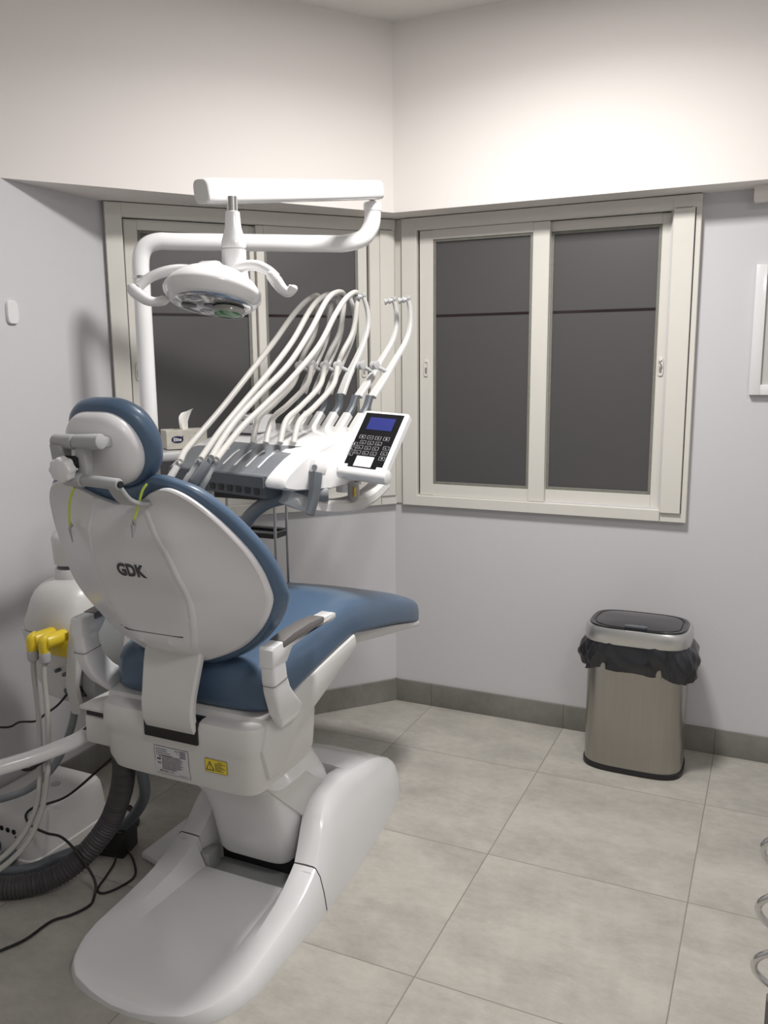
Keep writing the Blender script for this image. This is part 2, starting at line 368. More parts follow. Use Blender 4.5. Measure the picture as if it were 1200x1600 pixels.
# ---- base
def base_profile(y):
    hb = interp(y, [1.362, 1.368, 1.376, 1.39, 1.415, 1.445, 1.49, 1.54, 1.86, 2.1, 2.38, 2.55, 2.64, 2.70, 2.725, 2.735],
                [.03, .085, .13, .175, .212, .235, .256, .268, .272, .262, .232, .205, .178, .13, .07, .02])
    return hb
def base_ring(y, lift, open_):
    hb = base_profile(y)
    if lift is None:   # front plate
        zr = interp(y, [1.362, 1.38, 1.42, 1.54, 1.69, 1.80, 1.90], [.013, .026, .036, .047, .062, .083, .128])
        ht = hb - interp(y, [1.362, 1.42, 1.54, 1.9], [.004, .014, .020, .032]); ht = max(ht, .01)
        hi = ht - interp(y, [1.362, 1.42, 1.6, 1.9], [.004, .03, .06, .075]); hi = max(hi, .006)
        zp = interp(y, [1.362, 1.38, 1.42, 1.6, 1.90], [.013, .025, .031, .038, .048])
        zp = min(zp, zr)
    else:
        zr = interp(y, [1.90, 1.93, 1.97, 2.01, 2.05, 2.10, 2.2, 2.35, 2.48, 2.58, 2.66, 2.71, 2.735],
                    [.128, .160, .215, .258, .276, .279, .268, .233, .19, .142, .085, .04, .008])
        ht = hb - interp(y, [1.9, 2.0, 2.05, 2.2, 2.5, 2.735], [.032, .052, .062, .060, .055, .012]); ht = max(ht, .006)
        hi = max(ht - interp(y, [1.9, 2.06, 2.24], [.075, .072, .065]), .004); zp = zr + .004
        if open_: zp = .04
    half = [(hb, 0.0), (hb, .006), (hb - (hb - ht) * .25, zr * .45), (hb - (hb - ht) * .62, zr * .82), (ht, zr * .97), (ht - .008, zr),
            ((ht + hi) / 2, zr + (.0 if lift is None else .001)), (hi + .004, (zr * .98 + zp * .02) if (open_ or lift is None) else zr + .002),
            (hi - (.03 if lift is None else .004), zp + .001 if (lift is None or open_) else zp), (hi * .4, zp), ]
    pts = [(XM + a, y, z) for a, z in half] + [(XM - a, y, z) for a, z in half[::-1]]
    return pts
def loft_open(bm, rs):
    vs = rings(bm, rs, cap=False)
    bm.faces.new(vs[0][::-1]); bm.faces.new(vs[-1])
bm = bmnew()
ys = [1.362, 1.366, 1.372, 1.38, 1.39, 1.402, 1.418, 1.44, 1.465, 1.50, 1.55, 1.60, 1.66, 1.72, 1.78, 1.83, 1.87, 1.885]
rings(bm, [base_ring(y, None, False) for y in ys], cap=True)
def rail(bm, ys, lift):
    for s in (1, -1):
        rs = []
        for y in ys:
            r_ = base_ring(y, lift, True); half = r_[:9]; half = [(XM + s * (p[0] - XM), p[1], p[2]) for p in half]
            half[8] = (half[8][0], y, 0.0); rs.append(half)
        rings(bm, rs)
rail(bm, [1.883, 1.90], None)
finish(bm, 'base_front_cover', M['plastic'], ch, ang=24)
bm = bmnew(); rail(bm, [1.903, 1.93, 1.96, 1.985, 2.01, 2.04, 2.07, 2.12, 2.18, 2.235], 1)
rings(bm, [base_ring(y, 1, False) for y in (2.235, 2.3, 2.38, 2.45, 2.52, 2.58, 2.62, 2.66, 2.69, 2.71, 2.725, 2.735)], cap=True)
finish(bm, 'base_rear_cover', M['plastic'], ch, ang=24)
bm = bmnew(); box2(bm, (XM - .17, 1.884, .004), (XM + .17, 2.0, .022)); box2(bm, (XM - .165, 1.888, .022), (XM - .125, 1.95, .085), bev=.006)
finish(bm, 'base_recess', M['greylight'], ch)
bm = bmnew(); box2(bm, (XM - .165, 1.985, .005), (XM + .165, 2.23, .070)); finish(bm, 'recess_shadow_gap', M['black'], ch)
for s in (1, -1):   # thin joint line between the two covers
    bm = bmnew()
    r_ = base_ring(1.9015, None, True)[:9]
    for k in range(1, 7):
        a, b = r_[k], r_[k + 1]
        rod(bm, (XM + s * (a[0] - XM) * 1.002, 1.9015, a[2] + .0006), (XM + s * (b[0] - XM) * 1.002, 1.9015, b[2] + .0006), .0013, 6)
    finish(bm, 'cover_joint', M['seam'], ch)
bm = bmnew(); prism(bm, [(-1.735, 1.895), (-1.60, 1.86), (-1.60, 2.35), (-1.735, 2.24)], 'z', 0, .026, bev=.008); finish(bm, 'floor_junction_cover', M['plastic'], ch)
# ---- lift column
bm = bmnew(); secs = [(.085, 1.930, 2.20, .122), (.10, 1.922, 2.23, .132), (.16, 1.912, 2.235, .137), (.23, 1.895, 2.21, .141), (.30, 1.862, 2.17, .146), (.36, 1.815, 2.12, .153), (.42, 1.752, 2.06, .168), (.47, 1.69, 2.0, .19), (.52, 1.66, 1.96, .2)]
rings(bm, [[(XM + a, b, z) for a, b in selip(0, (y0 + y1) / 2, hw, (y1 - y0) / 2, .34, 40)] for z, y0, y1, hw in secs])
finish(bm, 'lift_column', M['plastic'], ch, ang=30)
for s in (1, -1):
    bm = bmnew(); x = XM + s * .143
    prism(bm, [(1.885, .475), (2.115, .262), (2.02, .192), (1.79, .405)], 'x', x - .010, x + .010, bev=.004)
    finish(bm, 'lift_arm_cover', M['body'], ch)
# ---- under body
bm = bmnew()
rings(bm, [[(XM + a, b, z) for a, b in selip(0, (y0 + y1) / 2, hw, (y1 - y0) / 2, .22, 48)] for z, y0, y1, hw in
           ((.455, 1.67, 1.90, .185), (.462, 1.645, 1.92, .21), (.478, 1.622, 1.93, .232), (.51, 1.611, 1.93, .243), (.57, 1.608, 1.93, .248), (.585, 1.605, 1.93, .249), (.60, 1.600, 1.93, .251), (.645, 1.600, 1.93, .25), (.658, 1.606, 1.92, .246), (.662, 1.62, 1.90, .235))])
finish(bm, 'seat_housing', M['body'], ch, ang=30)
bm = bmnew()
prism(bm, [(1.63, .60), (1.66, .515), (1.74, .515), (1.80, .588), (1.95, .638), (2.15, .705), (2.14, .748), (1.93, .722), (1.80, .700), (1.66, .672)], 'x', XM - .256, XM + .256, bev=.010)
finish(bm, 'seat_underside_shell', M['body'], ch, ang=30)
bm = bmnew()
prism(bm, [(2.10, .700), (2.145, .702), (2.45, .645), (2.70, .600), (2.74, .594), (2.74, .612), (2.5, .668), (2.14, .742)], 'x', XM - .212, XM + .212, bev=.008)
finish(bm, 'legrest_panel', M['body'], ch, ang=30)
bm = bmnew(); box2(bm, (XM - .083, 1.5945, .600), (XM + .086, 1.64, .6635), bev=.004); finish(bm, 'bracket_slot', M['black'], ch)
bm = bmnew()
box2(bm, (XM - .345, 1.655, .505), (XM - .20, 1.90, .585), bev=.008); box2(bm, (XM - .355, 1.650, .603), (XM - .22, 1.90, .615), bev=.003)
finish(bm, 'side_ledge', M['body'], ch)
bm = bmnew(); box2(bm, (XM - .342, 1.662, .585), (XM - .21, 1.9, .603)); finish(bm, 'ledge_gap', M['black'], ch)
# rating plate and warning label (on the housing's rear face, tilted with it)
def rear(u, z): return Vector((u, 1.6085 - interp(z, [.45, .478, .51, .57], [-.05, -.012, -.002, .0008]) * 1 - .0012, z))
def quad(bm, P): bm.faces.new([bm.verts.new(p) for p in P])
def facegrid(bm, fn, u0, u1, v0, v1, n=6):
    g = [[bm.verts.new(fn(u0 + (u1 - u0) * i / n, v0 + (v1 - v0) * j / n)) for j in range(n + 1)] for i in range(n + 1)]
    for i in range(n):
        for j in range(n): bm.faces.new((g[i][j], g[i + 1][j], g[i + 1][j + 1], g[i][j + 1]))
lift = lambda k: (lambda u, z: rear(u, z) + Vector((0, -k, 0)))
bm = bmnew(); RZ = .011; rear0 = rear; rear = lambda u, z: rear0(u, z + RZ) ; facegrid(bm, rear, -1.407, -1.300, .482, .562); lb = finish(bm, 'rating_plate', M['label'], ch, flip=False)
lb['label'] = 'white rating plate with small black print'
bm = bmnew(); f = lift(.0005)
for a, b, c, d in ((-1.407, -1.300, .5612, .562), (-1.407, -1.300, .482, .4828), (-1.407, -1.4062, .482, .562), (-1.3008, -1.300, .482, .562)): facegrid(bm, f, a, b, c, d, 2)
for i in range(4):
    facegrid(bm, f, -1.402, -1.402 + (.034, .036, .046, .052)[i], .5535 - i * .0055, .555 - i * .0055, 1)
for i in range(5): facegrid(bm, f, -1.328 + .002 * (i % 2), -1.308, .5575 - i * .0042 - .002, .5575 - i * .0042, 1)
facegrid(bm, f, -1.342, -1.331, .5545, .5562, 1); facegrid(bm, f, -1.336, -1.331, .5490, .5506, 1)
for i in range(13):
    w = .058 + .012 * ((i * 7) % 5) / 5 - .02 * (i > 10)
    x = -1.385
    while x < -1.385 + w:
        l = .003 + .006 * random.random(); facegrid(bm, f, x, min(x + l, -1.385 + w), .5355 - i * .0031, .5370 - i * .0031, 1); x += l + .0012
# factory pictogram
facegrid(bm, f, -1.400, -1.389, .523, .527, 1); facegrid(bm, f, -1.392, -1.389, .527, .536, 1); facegrid(bm, f, -1.400, -1.397, .527, .530, 1)
for i in range(2): facegrid(bm, f, -1.400, -1.388, .5155 - i * .003, .517 - i * .003, 1)
facegrid(bm, f, -1.335, -1.308, .4865, .4875, 1)
lp_ = finish(bm, 'plate_print', M['labelprint'], lb, flip=False)
bm = text_bm('09 6 24 L. I Y.', .0095, lambda x, y: rear(-1.372 + x * .85, .4915 + y) - Vector((0, .0006, 0)), .0002); finish(bm, 'handwritten_line', M['labelprint'], lb, flip=False)
RZ = .018; rear = lambda u, z: rear0(u + .014, z + RZ)
bm = bmnew(); facegrid(bm, rear, -1.262, -1.196, .514, .550); wl = finish(bm, 'warning_label', M['labelyellow'], ch, flip=False); wl['label'] = 'yellow warning label with black triangle'
bm = bmnew()
for a, b, c, d in ((-1.262, -1.196, .5493, .55), (-1.262, -1.196, .514, .5147), (-1.262, -1.2613, .514, .55), (-1.1967, -1.196, .514, .55)): facegrid(bm, f, a, b, c, d, 2)
for (a, b) in (((-1.259, .520), (-1.2475, .543)), ((-1.2475, .543), (-1.236, .520)), ((-1.259, .520), (-1.236, .520))):
    A_, B_ = f(*a), f(*b); rod(bm, A_, B_, .0009, 6)
facegrid(bm, f, -1.2482, -1.2468, .527, .537, 1); facegrid(bm, f, -1.2482, -1.2468, .5225, .5245, 1)
facegrid(bm, f, -1.224, -1.209, .5425, .544, 1)
for i in range(6): facegrid(bm, f, -1.233, -1.201 - .006 * ((i * 5) % 3), .5385 - i * .0038, .540 - i * .0038, 1)
finish(bm, 'warning_print', M['labelprint'], wl, flip=False)
# ---- seat cushion
bm = bmnew(); S = []
for y, hw, zb_, zt in ((1.662, .17, .70, .765), (1.667, .205, .685, .785), (1.68, .232, .672, .800), (1.705, .245, .667, .812), (1.76, .25, .676, .826), (1.85, .25, .693, .838), (1.95, .25, .711, .850),
                       (2.05, .248, .726, .858), (2.13, .247, .734, .858), (2.20, .245, .726, .848), (2.3, .238, .704, .826), (2.42, .23, .679, .796), (2.55, .222, .650, .760), (2.66, .216, .622, .726), (2.74, .205, .603, .697), (2.79, .185, .597, .678), (2.82, .15, .598, .664), (2.832, .10, .605, .648)):
    cz, hh = (zb_ + zt) / 2, (zt - zb_) / 2
    ring = []
    for a, b in selip(0, 0, hw, hh, .42, 44):
        if b > 0: a *= 1 - .05 * (b / hh)
        else: a = max(-hw, min(hw, a * 1.06))
        dip = -.010 * (1 - (a / hw) ** 2) * (1 if b > 0 else 0) * (1 if y < 2.1 else -.6)
        ring.append((XM + a, y, cz + b + dip))
    S.append(ring)
rings(bm, S); finish(bm, 'seat_cushion', M['vinyl'], ch, ang=60)
# ---- backrest
def fY(z): return interp(z, [.70, .80, .90, 1.0, 1.06, 1.12, 1.19, 1.27, 1.4], [1.65, 1.642, 1.632, 1.607, 1.583, 1.550, 1.502, 1.441, 1.33])
OUT = [(0, 1.224), (.06, 1.238), (.105, 1.260), (.155, 1.273), (.20, 1.252), (.245, 1.198), (.287, 1.113), (.303, 1.035), (.300, .985), (.262, .921), (.195, .858), (.10, .812), (.05, .803), (0, .802)]
OUTF = OUT + [(-a, b) for a, b in OUT[-2:0:-1]]
CO = Vector((0, 1.03, 0))
def outline(pts, n=5): return [(p.x, p.y) for p in catmull([Vector((a, b, 0)) for a, b in pts], n, True)]
OL = outline(OUTF, 5)
POL = sorted([(math.atan2(b - CO.y, a), math.hypot(a, b - CO.y)) for a, b in OL])
PA = [p[0] for p in POL]; PR = [p[1] for p in POL]
def sY(x, z):
    th_ = math.atan2(z - CO.y, x); r = math.hypot(x, z - CO.y); s = min(r / interp(th_, PA, PR), 1)
    sn = math.sin(th_); sc = .40 + .53 * max(0, sn) ** 3 + .35 * max(0, -sn) ** 2
    k = min(1, (1 - s) / (1 - sc)); k = k * k * (3 - 2 * k) * .35 + k * .65
    k *= 1 - .0 * s
    up = interp(z, [.8, .86, 1.06, 1.16, 1.24], [.045, .07, .082, .055, .0])
    return fY(z) - up * k
bm = bmnew(); rs = []
for s in (.06, .15, .25, .34, .40, .46, .54, .63, .72, .80, .87, .93, .965, .985):
    rs.append([(XM + a * s, sY(a * s, CO.y + (b - CO.y) * s), CO.y + (b - CO.y) * s) for a, b in OL])
rs.append([(XM + a, fY(b) + .006, b) for a, b in OL]); rs.append([(XM + a * 1.004, fY(b) + .014, CO.y + (b - CO.y) * 1.004) for a, b in OL]); rs.append([(XM + a * .98, fY(b) + .030, CO.y + (b - CO.y) * .98) for a, b in OL])
rings(bm, rs); finish(bm, 'backrest_shell', M['shell'], ch, ang=40)
bm = bmnew(); rs = []
OC = outline([(0, 1.249), (.06, 1.262), (.11, 1.283)] + OUT[3:] + [(-a, b) for a, b in OUT[-2:2:-1]] + [(-.11, 1.283), (-.06, 1.262)], 5)
for e, dy in ((-.03, .018), (-.004, .018), (.008, .024), (.016, .034), (.019, .048), (.016, .062), (.006, .074), (-.012, .083), (-.05, .088), (-.12, .084)):
    ring = []
    for a, b in OC:
        v = Vector((a, b - CO.y)); l = v.length; v = v * ((l + e) / l); z = CO.y + v.y; ring.append((XM + v.x, fY(z) + dy, z))
    rs.append(ring)
rings(bm, rs); finish(bm, 'backrest_cushion', M['vinyl'], ch, ang=60)
bm = text_bm('GDK', .040, lambda x, y: (XM - .008 + x * .92, sY(x - .008, 1.062 + y * 1.06) - .0014, 1.062 + y * 1.06), .0019)
lo = finish(bm, 'logo_lettering', M['labelprint'], ch, flip=False); lo['label'] = 'black capital letters GDK'
bm = bmnew()
el = selip(-.006, 1.062, .052, .028, 1.0, 48)
rs = [[(XM + -.006 + (a + .006) * q, sY(a, b) - d, 1.062 + (b - 1.062) * q) for a, b in el] for q, d in ((1.0, -.0003), (1.0, .0006), (.975, .0006), (.97, -.0003))]
rings(bm, rs, cap=False); finish(bm, 'logo_badge_edge', M['shell'], ch, flip=False)
bm = bmnew()
pts = [(-.125 + .21 * i / 14, .893) for i in range(15)]
tube(bm, [(XM + a, sY(a, b) + .0002, b) for a, b in pts], .0012, 6, 1); finish(bm, 'service_panel_joint', M['seam'], ch)
for sgn in (1, -1):
    bm = bmnew(); P_ = catmull([Vector((sgn * a, b, 0)) for a, b in ((.068, 1.236), (.095, 1.167), (.12, 1.08), (.131, 1.0), (.118, .921), (.082, .835))], 8); L_, R_ = [], []
    rows = []
    for k, q in enumerate(P_):
        t_ = (P_[min(k + 1, len(P_) - 1)] - P_[max(k - 1, 0)]).normalized(); nn = Vector((-t_.y, t_.x, 0)); wd = .009 if sgn > 0 else .006
        rows.append([bm.verts.new((XM + (q + nn * o).x, sY((q + nn * o).x, (q + nn * o).y) - h_, (q + nn * o).y)) for o, h_ in ((-wd, -.001), (-wd * .55, .0016), (0, .0024), (wd * .55, .0016), (wd, -.001))])
    for a, b in zip(rows, rows[1:]):
        for j in range(4): bm.faces.new((a[j], a[j + 1], b[j + 1], b[j]))
    finish(bm, 'shell_ridge', M['shell'], ch, ang=60, flip=False)
# bracket strap from shell down into slot
bm = bmnew()
ribbon(bm, [(XM + .004, 1.640, .87), (XM + .004, 1.622, .815), (XM + .004, 1.610, .775), (XM + .004, 1.598, .73), (XM + .003, 1.592, .69), (XM + .003, 1.595, .655), (XM + .003, 1.606, .632)], [.170, .176, .170, .162, .160, .160, .160], (1, 0, 0), .022)
finish(bm, 'backrest_bracket', M['body'], ch, ang=40)
# ---- headrest
hc = Vector((XM + .010, 1.418, 1.352)); ha = R(20); ht_ = Vector((0, -math.sin(ha), math.cos(ha))); hn = Vector((0, math.cos(ha), math.sin(ha)))
HO = outline([(0, .093), (.055, .088), (.095, .060), (.113, .012), (.104, -.035), (.070, -.074), (.03, -.088), (0, -.090), (-.03, -.088), (-.070, -.074), (-.104, -.035), (-.113, .012), (-.095, .060), (-.055, .088)], 5)
HO = [(a * .87, b * .95) for a, b in HO]
def hp(a, b, d): return hc + Vector((a, 0, 0)) + ht_ * b + hn * d
bm = bmnew(); rs = [[hp(a * s, b * s, d) for a, b in HO] for s, d in ((.1, -.030), (.4, -.029), (.65, -.025), (.82, -.018), (.93, -.009), (.985, .001), (1.0, .010), (.985, .02))]
rings(bm, rs); finish(bm, 'headrest_shell', M['shell'], ch, ang=50)
bm = bmnew(); rs = []
for e, d in ((-.012, .012), (.006, .014), (.016, .024), (.021, .038), (.019, .052), (.010, .064), (-.008, .072), (-.04, .074)):
    rs.append([hp(a * (1 + e / .1), b * (1 + e / .1), d + .25 * (a / .113) ** 2 * .03) for a, b in HO])
rings(bm, rs); finish(bm, 'headrest_cushion', M['vinyl'], ch, ang=60)
hb_ = bmnew()
rod(hb_, (-1.418, 1.352, 1.377), (-1.355, 1.345, 1.378), .0165, 20, bev=.003); rod(hb_, (-1.353, 1.345, 1.378), (-1.281, 1.343, 1.381), .0165, 20, bev=.003)
box2(hb_, (-1.38, 1.345, 1.366), (-1.29, 1.405, 1.389), bev=.006)
prism(hb_, [(1.335, 1.376), (1.345, 1.29), (1.362, 1.29), (1.365, 1.376)], 'x', -1.352, -1.327, bev=.004)
rod(hb_, (-1.340, 1.346, 1.298), (-1.243, 1.346, 1.293), .0125, 20, bev=.002)
prism(hb_, [(1.330, 1.372), (1.340, 1.30), (1.36, 1.30), (1.365, 1.372)], 'x', -1.416, -1.384, bev=.004)
rod(hb_, (-1.39, 1.35, 1.298), (-1.34, 1.346, 1.298), .016, 20, bev=.002)
ribbon(hb_, [(-1.268, 1.352, 1.300), (-1.270, 1.366, 1.278), (-1.276, 1.395, 1.252), (-1.285, 1.44, 1.236), (-1.285, 1.48, 1.232)], [.034, .040, .044, .044], (1, 0, 0), .010)
bmesh.ops.translate(hb_, verts=hb_.verts, vec=Vector((.014, 0, 0)))
hbk = finish(hb_, 'headrest_bracket', M['greylight'], ch, ang=35); hbk['label'] = 'pale metal headrest hinge bracket'
bm = bmnew(); kn = Vector((-1.356, 1.318, 1.322)); kd = Vector((.12, -.97, -.12)).normalized()
u = kd.cross(Vector((0, 0, 1))).normalized(); w = kd.cross(u); rs = []
for d, q in ((-.012, .9), (-.010, 1.0), (.006, 1.0), (.010, .93), (.012, .8)):
    rs.append([kn + kd * d + (u * math.cos(x) + w * math.sin(x)) * .0265 * q * (1 + .05 * math.cos(8 * x)) for x in [2 * math.pi * i / 64 for i in range(64)]])
rings(bm, rs); rod(bm, kn - kd * .012, kn - kd * .035, .011, 16); finish(bm, 'headrest_knob', M['plastic'], hbk, ang=50)
bm = bmnew(); rod(bm, (-1.371, 1.34, 1.336), (-1.331, 1.345, 1.336), .013, 14); finish(bm, 'knob_bushing', M['black'], hbk)
bm = bmnew(); rod(bm, (-1.2295, 1.346, 1.293), (-1.2245, 1.346, 1.293), .0075, 12); finish(bm, 'hinge_screw', M['black'], hbk)
# ---- armrests
def armrest(s):
    x0 = XM + s * .293
    bm = bmnew()
    rs = []
    for z, y0, y1, w, xo in ((.640, 1.70, 1.77, .010, -.034), (.655, 1.685, 1.772, .015, -.028), (.68, 1.660, 1.765, .018, -.016), (.70, 1.640, 1.742, .019, -.008), (.73, 1.622, 1.708, .019, -.002), (.765, 1.608, 1.678, .019, 0), (.80, 1.602, 1.665, .019, 0), (.84, 1.600, 1.660, .019, 0), (.868, 1.600, 1.660, .019, 0)):
        rs.append([(x0 + s * xo + a, b, z) for a, b in selip(0, (y0 + y1) / 2, w, (y1 - y0) / 2, .3, 28)])
    rings(bm, rs)
    prism(bm, [(1.599, .835), (1.662, .832), (1.69, .862), (1.80, .872), (1.895, .868), (1.913, .872), (1.913, .884), (1.90, .889), (1.850, .890), (1.850, .880), (1.648, .872), (1.648, .886), (1.605, .884), (1.599, .878)], 'x', x0 - .0195, x0 + .0195, bev=.004)
    a = finish(bm, 'armrest', M['plastic'], ch, ang=35)
    bm = bmnew(); prism(bm, [(1.650, .868), (1.650, .887), (1.70, .894), (1.78, .897), (1.848, .892), (1.848, .874)], 'x', x0 - .0215, x0 + .0190, bev=.003); finish(bm, 'armrest_pad', M['armpad'], a, ang=35)
    bm = bmnew()
    ring = [(x0 + p, q, .790 + (q - 1.63) * .10) for p, q in selip(0, 1.6345, .0195, .0338, .3, 28)]
    tube(bm, ring + ring[:1], .0008, 5, 1, cap=False); finish(bm, 'post_joint', M['seam'], a)
armrest(1); armrest(-1)

# ------------------------------------------------------------------ bib clips hanging on the backrest
def cord(name, pts, clip, label):
    t = thing(name, label, 'bib clip', pts[-1], 'bib clips hung on the chair')
    bm = bmnew(); tube(bm, pts, .0028, 8, 5); finish(bm, 'cord', M['lime'], t)
    a, b = Vector(clip[0]), Vector(clip[1]); bm = bmnew()
    d = (b - a).normalized(); sd = d.cross(Vector((0, 1, 0))).normalized()
    for s in (-1, 1):
        q0, q1, q2 = a + sd * s * .003, a + d * .012 + sd * s * .0058, b + sd * s * .001
        for p, q, r1, r2 in ((q0, q1, .0022, .0030), (q1, q2, .0030, .0010)): rod(bm, p, q, r1, 8, r2)
    rod(bm, a + d * .010 - Vector((0, .004, 0)), a + d * .010 + Vector((0, .004, 0)), .003, 10)
    finish(bm, 'clip', M['satin'], t)
cord('bib_clip', [(-1.236, 1.438, 1.282), (-1.244, 1.432, 1.268), (-1.257, 1.434, 1.242), (-1.270, 1.438, 1.217), (-1.279, 1.438, 1.198)], ((-1.279, 1.438, 1.200), (-1.277, 1.428, 1.160)), 'lime bib cord with steel clip below the right side of the headrest')
cord('bib_clip', [(-1.440, 1.432, 1.264), (-1.452, 1.434, 1.248), (-1.465, 1.438, 1.222), (-1.478, 1.448, 1.192), (-1.495, 1.464, 1.168)], ((-1.500, 1.470, 1.170), (-1.478, 1.452, 1.130)), 'lime bib cord with dark clip hanging below the round white headrest knob')

# ------------------------------------------------------------------ water unit beside the chair
UC = Vector((-1.943, 1.90, 0))
ut = thing('dental_unit', 'cream water unit with domed top beside the chair, left of the backrest', 'dental unit', (-1.955, 1.90, .50))
bm = bmnew(); rs = []
for z, hx, hy, dx, dy in ((.535, .060, .10, .045, .0), (.545, .085, .115, .035, 0), (.60, .108, .125, .022, 0), (.69, .120, .130, .008, 0), (.750, .125, .133, 0, 0)):
    rs.append([(UC.x + dx + a, UC.y + dy + b, z - (a * .10 if z < .7 else 0)) for a, b in selip(0, 0, hx, hy, .42, 44)])
rings(bm, rs); finish(bm, 'unit_body', M['body'], ut, ang=40)
bm = bmnew(); rs = []
for z, q in ((.753, 1.0), (.775, 1.0), (.805, .965), (.838, .89), (.862, .80), (.880, .68), (.892, .54), (.898, .42)):
    rs.append([(UC.x + a * q, UC.y + b * q, z) for a, b in selip(0, 0, .127, .134, .75 if z > .8 else .6, 44)])
rings(bm, rs); finish(bm, 'unit_dome', M['body'], ut, ang=40)
bm = bmnew(); px, py = UC.x + .0, UC.y + .0
lathe(bm, [(.062, .870), (.055, .885), (.053, .90), (.053, .922), (.050, .927), (.044, .928)], (px, py, 0), n=36)
finish(bm, 'post_socket', M['body'], ut)
bm = bmnew(); lathe(bm, [(.043, .925), (.043, .942)], (px, py, 0), n=30); finish(bm, 'socket_gap', M['greydark'], ut)
bm = bmnew(); lathe(bm, [(.050, .940), (.0515, .944), (.055, 1.00), (.056, 1.02), (.050, 1.035), (.038, 1.045), (.036, 1.068), (.030, 1.070), (.0235, 1.071)], (px, py, 0), n=36)
finish(bm, 'post_collar', M['body'], ut)
bm = bmnew(); tube(bm, [(px, py, 1.03), (px, py, 1.14), (px, py + .012, 1.175), (px - .005, py + .05, 1.19), (-1.962, 2.10, 1.19), (-1.977, 2.322, 1.19)], .024, 18, 6); finish(bm, 'post_arm', M['armwhite'], ut)
bm = bmnew()   # flared side panel next to the chair
prism(bm, [(1.80, .80), (1.83, .835), (1.93, .80), (1.90, .68), (1.84, .56), (1.80, .53), (1.77, .60), (1.785, .70)], 'x', UC.x + .132, UC.x + .185, bev=.010); finish(bm, 'side_panel', M['greylight'], ut)
bm = bmnew(); prism(bm, [(1.765, .80), (1.80, .80), (1.775, .70), (1.75, .62), (1.765, .53), (1.745, .53), (1.73, .62), (1.745, .72)], 'x', UC.x + .11, UC.x + .15, bev=.006); finish(bm, 'side_trim', M['body'], ut)
bm = bmnew(); box2(bm, (-1.915, 1.752, .695), (-1.83, 1.785, .748), bev=.006); finish(bm, 'hose_socket_plate', M['yellow'], ut)
for a, b, r_ in (((-1.862, 1.755, .640), (-1.838, 1.752, .652), .006), ((-1.893, 1.775, .647), (-1.893, 1.755, .647), .006), ((-1.868, 1.80, .585), (-1.868, 1.765, .585), .009), ((-1.842, 1.80, .587), (-1.842, 1.765, .587), .008), ((-1.815, 1.80, .580), (-1.815, 1.765, .580), .009)):
    bm = bmnew(); rod(bm, a, b, r_, 12, bev=.001); finish(bm, 'valve_knob', M['greydark'], ut)
for (x, z) in ((-1.845, .60),):
    bm = bmnew(); box2(bm, (-1.885, 1.778, .572), (-1.80, 1.79, .598), bev=.004); finish(bm, 'valve_plate', M['seam'], ut)
bm = bmnew(); tube(bm, [(-1.82, 1.84, .545), (-1.775, 1.80, .535), (-1.735, 1.745, .512), (-1.735, 1.67, .498), (-1.765, 1.59, .490), (-1.80, 1.52, .485), (-1.86, 1.43, .480), (-1.95, 1.34, .476)], .021, 16, 6)
ta = finish(bm, 'support_tube', M['plastic'], ut, ang=50)
# two yellow couplers with their hoses
def coupler(x, y, z, pts, label):
    t = thing('suction_hose', label, 'hose', pts[-1], 'yellow-capped hoses on the water unit')
    bm = bmnew(); rs = []
    for zz, q, yy in ((-.030, .80, 0), (-.022, .84, 0), (.006, .84, 0), (.014, .78, .002), (.022, .55, .006), (.026, .25, .012)):
        rs.append([(x + a * q, y + b * q + yy, z + zz) for a, b in selip(0, 0, .0165, .018, .8, 24)])
    rings(bm, rs); rod(bm, (x, y, z), (x + .008, y + .075, z + .002), .022, 20, bev=.006); finish(bm, 'coupler', M['yellow'], t, ang=45)
    bm = bmnew(); lathe(bm, [(.0001, -.058), (.0125, -.058), (.0155, -.054), (.0165, -.030), (.0145, -.026), (.0001, -.026)], (x, y, z), n=24); finish(bm, 'coupler_nut', M['greylight'], t)
    bm = bmnew(); tube(bm, [(x, y, z - .05)] + pts, .0078, 12, 6); finish(bm, 'tube', M['clear'], t)
coupler(-1.912, 1.696, .755, [(-1.908, 1.690, .66), (-1.892, 1.68, .56), (-1.868, 1.655, .47), (-1.840, 1.62, .38), (-1.822, 1.58, .31), (-1.828, 1.52, .245), (-1.865, 1.45, .20), (-1.93, 1.38, .18)], 'grey tube on the yellow coupler nearest the left wall')
coupler(-1.872, 1.702, .752, [(-1.868, 1.690, .66), (-1.850, 1.675, .56), (-1.83, 1.65, .47), (-1.812, 1.62, .39), (-1.800, 1.58, .31), (-1.808, 1.52, .235), (-1.85, 1.44, .185), (-1.93, 1.35, .16)], 'grey tube on the yellow coupler nearer the chair')
bm = bmnew(); tube(bm, [(-1.835, 1.775, .572), (-1.833, 1.76, .53), (-1.842, 1.75, .48), (-1.87, 1.73, .40), (-1.90, 1.70, .345), (-1.95, 1.66, .30), (-2.03, 1.61, .275), (-2.12, 1.56, .265)], .011, 12, 6)
tag(finish(bm, 'drain_hose', M['greyplastic'], loc=(-1.835, 1.775, .572)), 'mid-grey hose curving down from the unit valves to the left', 'hose')

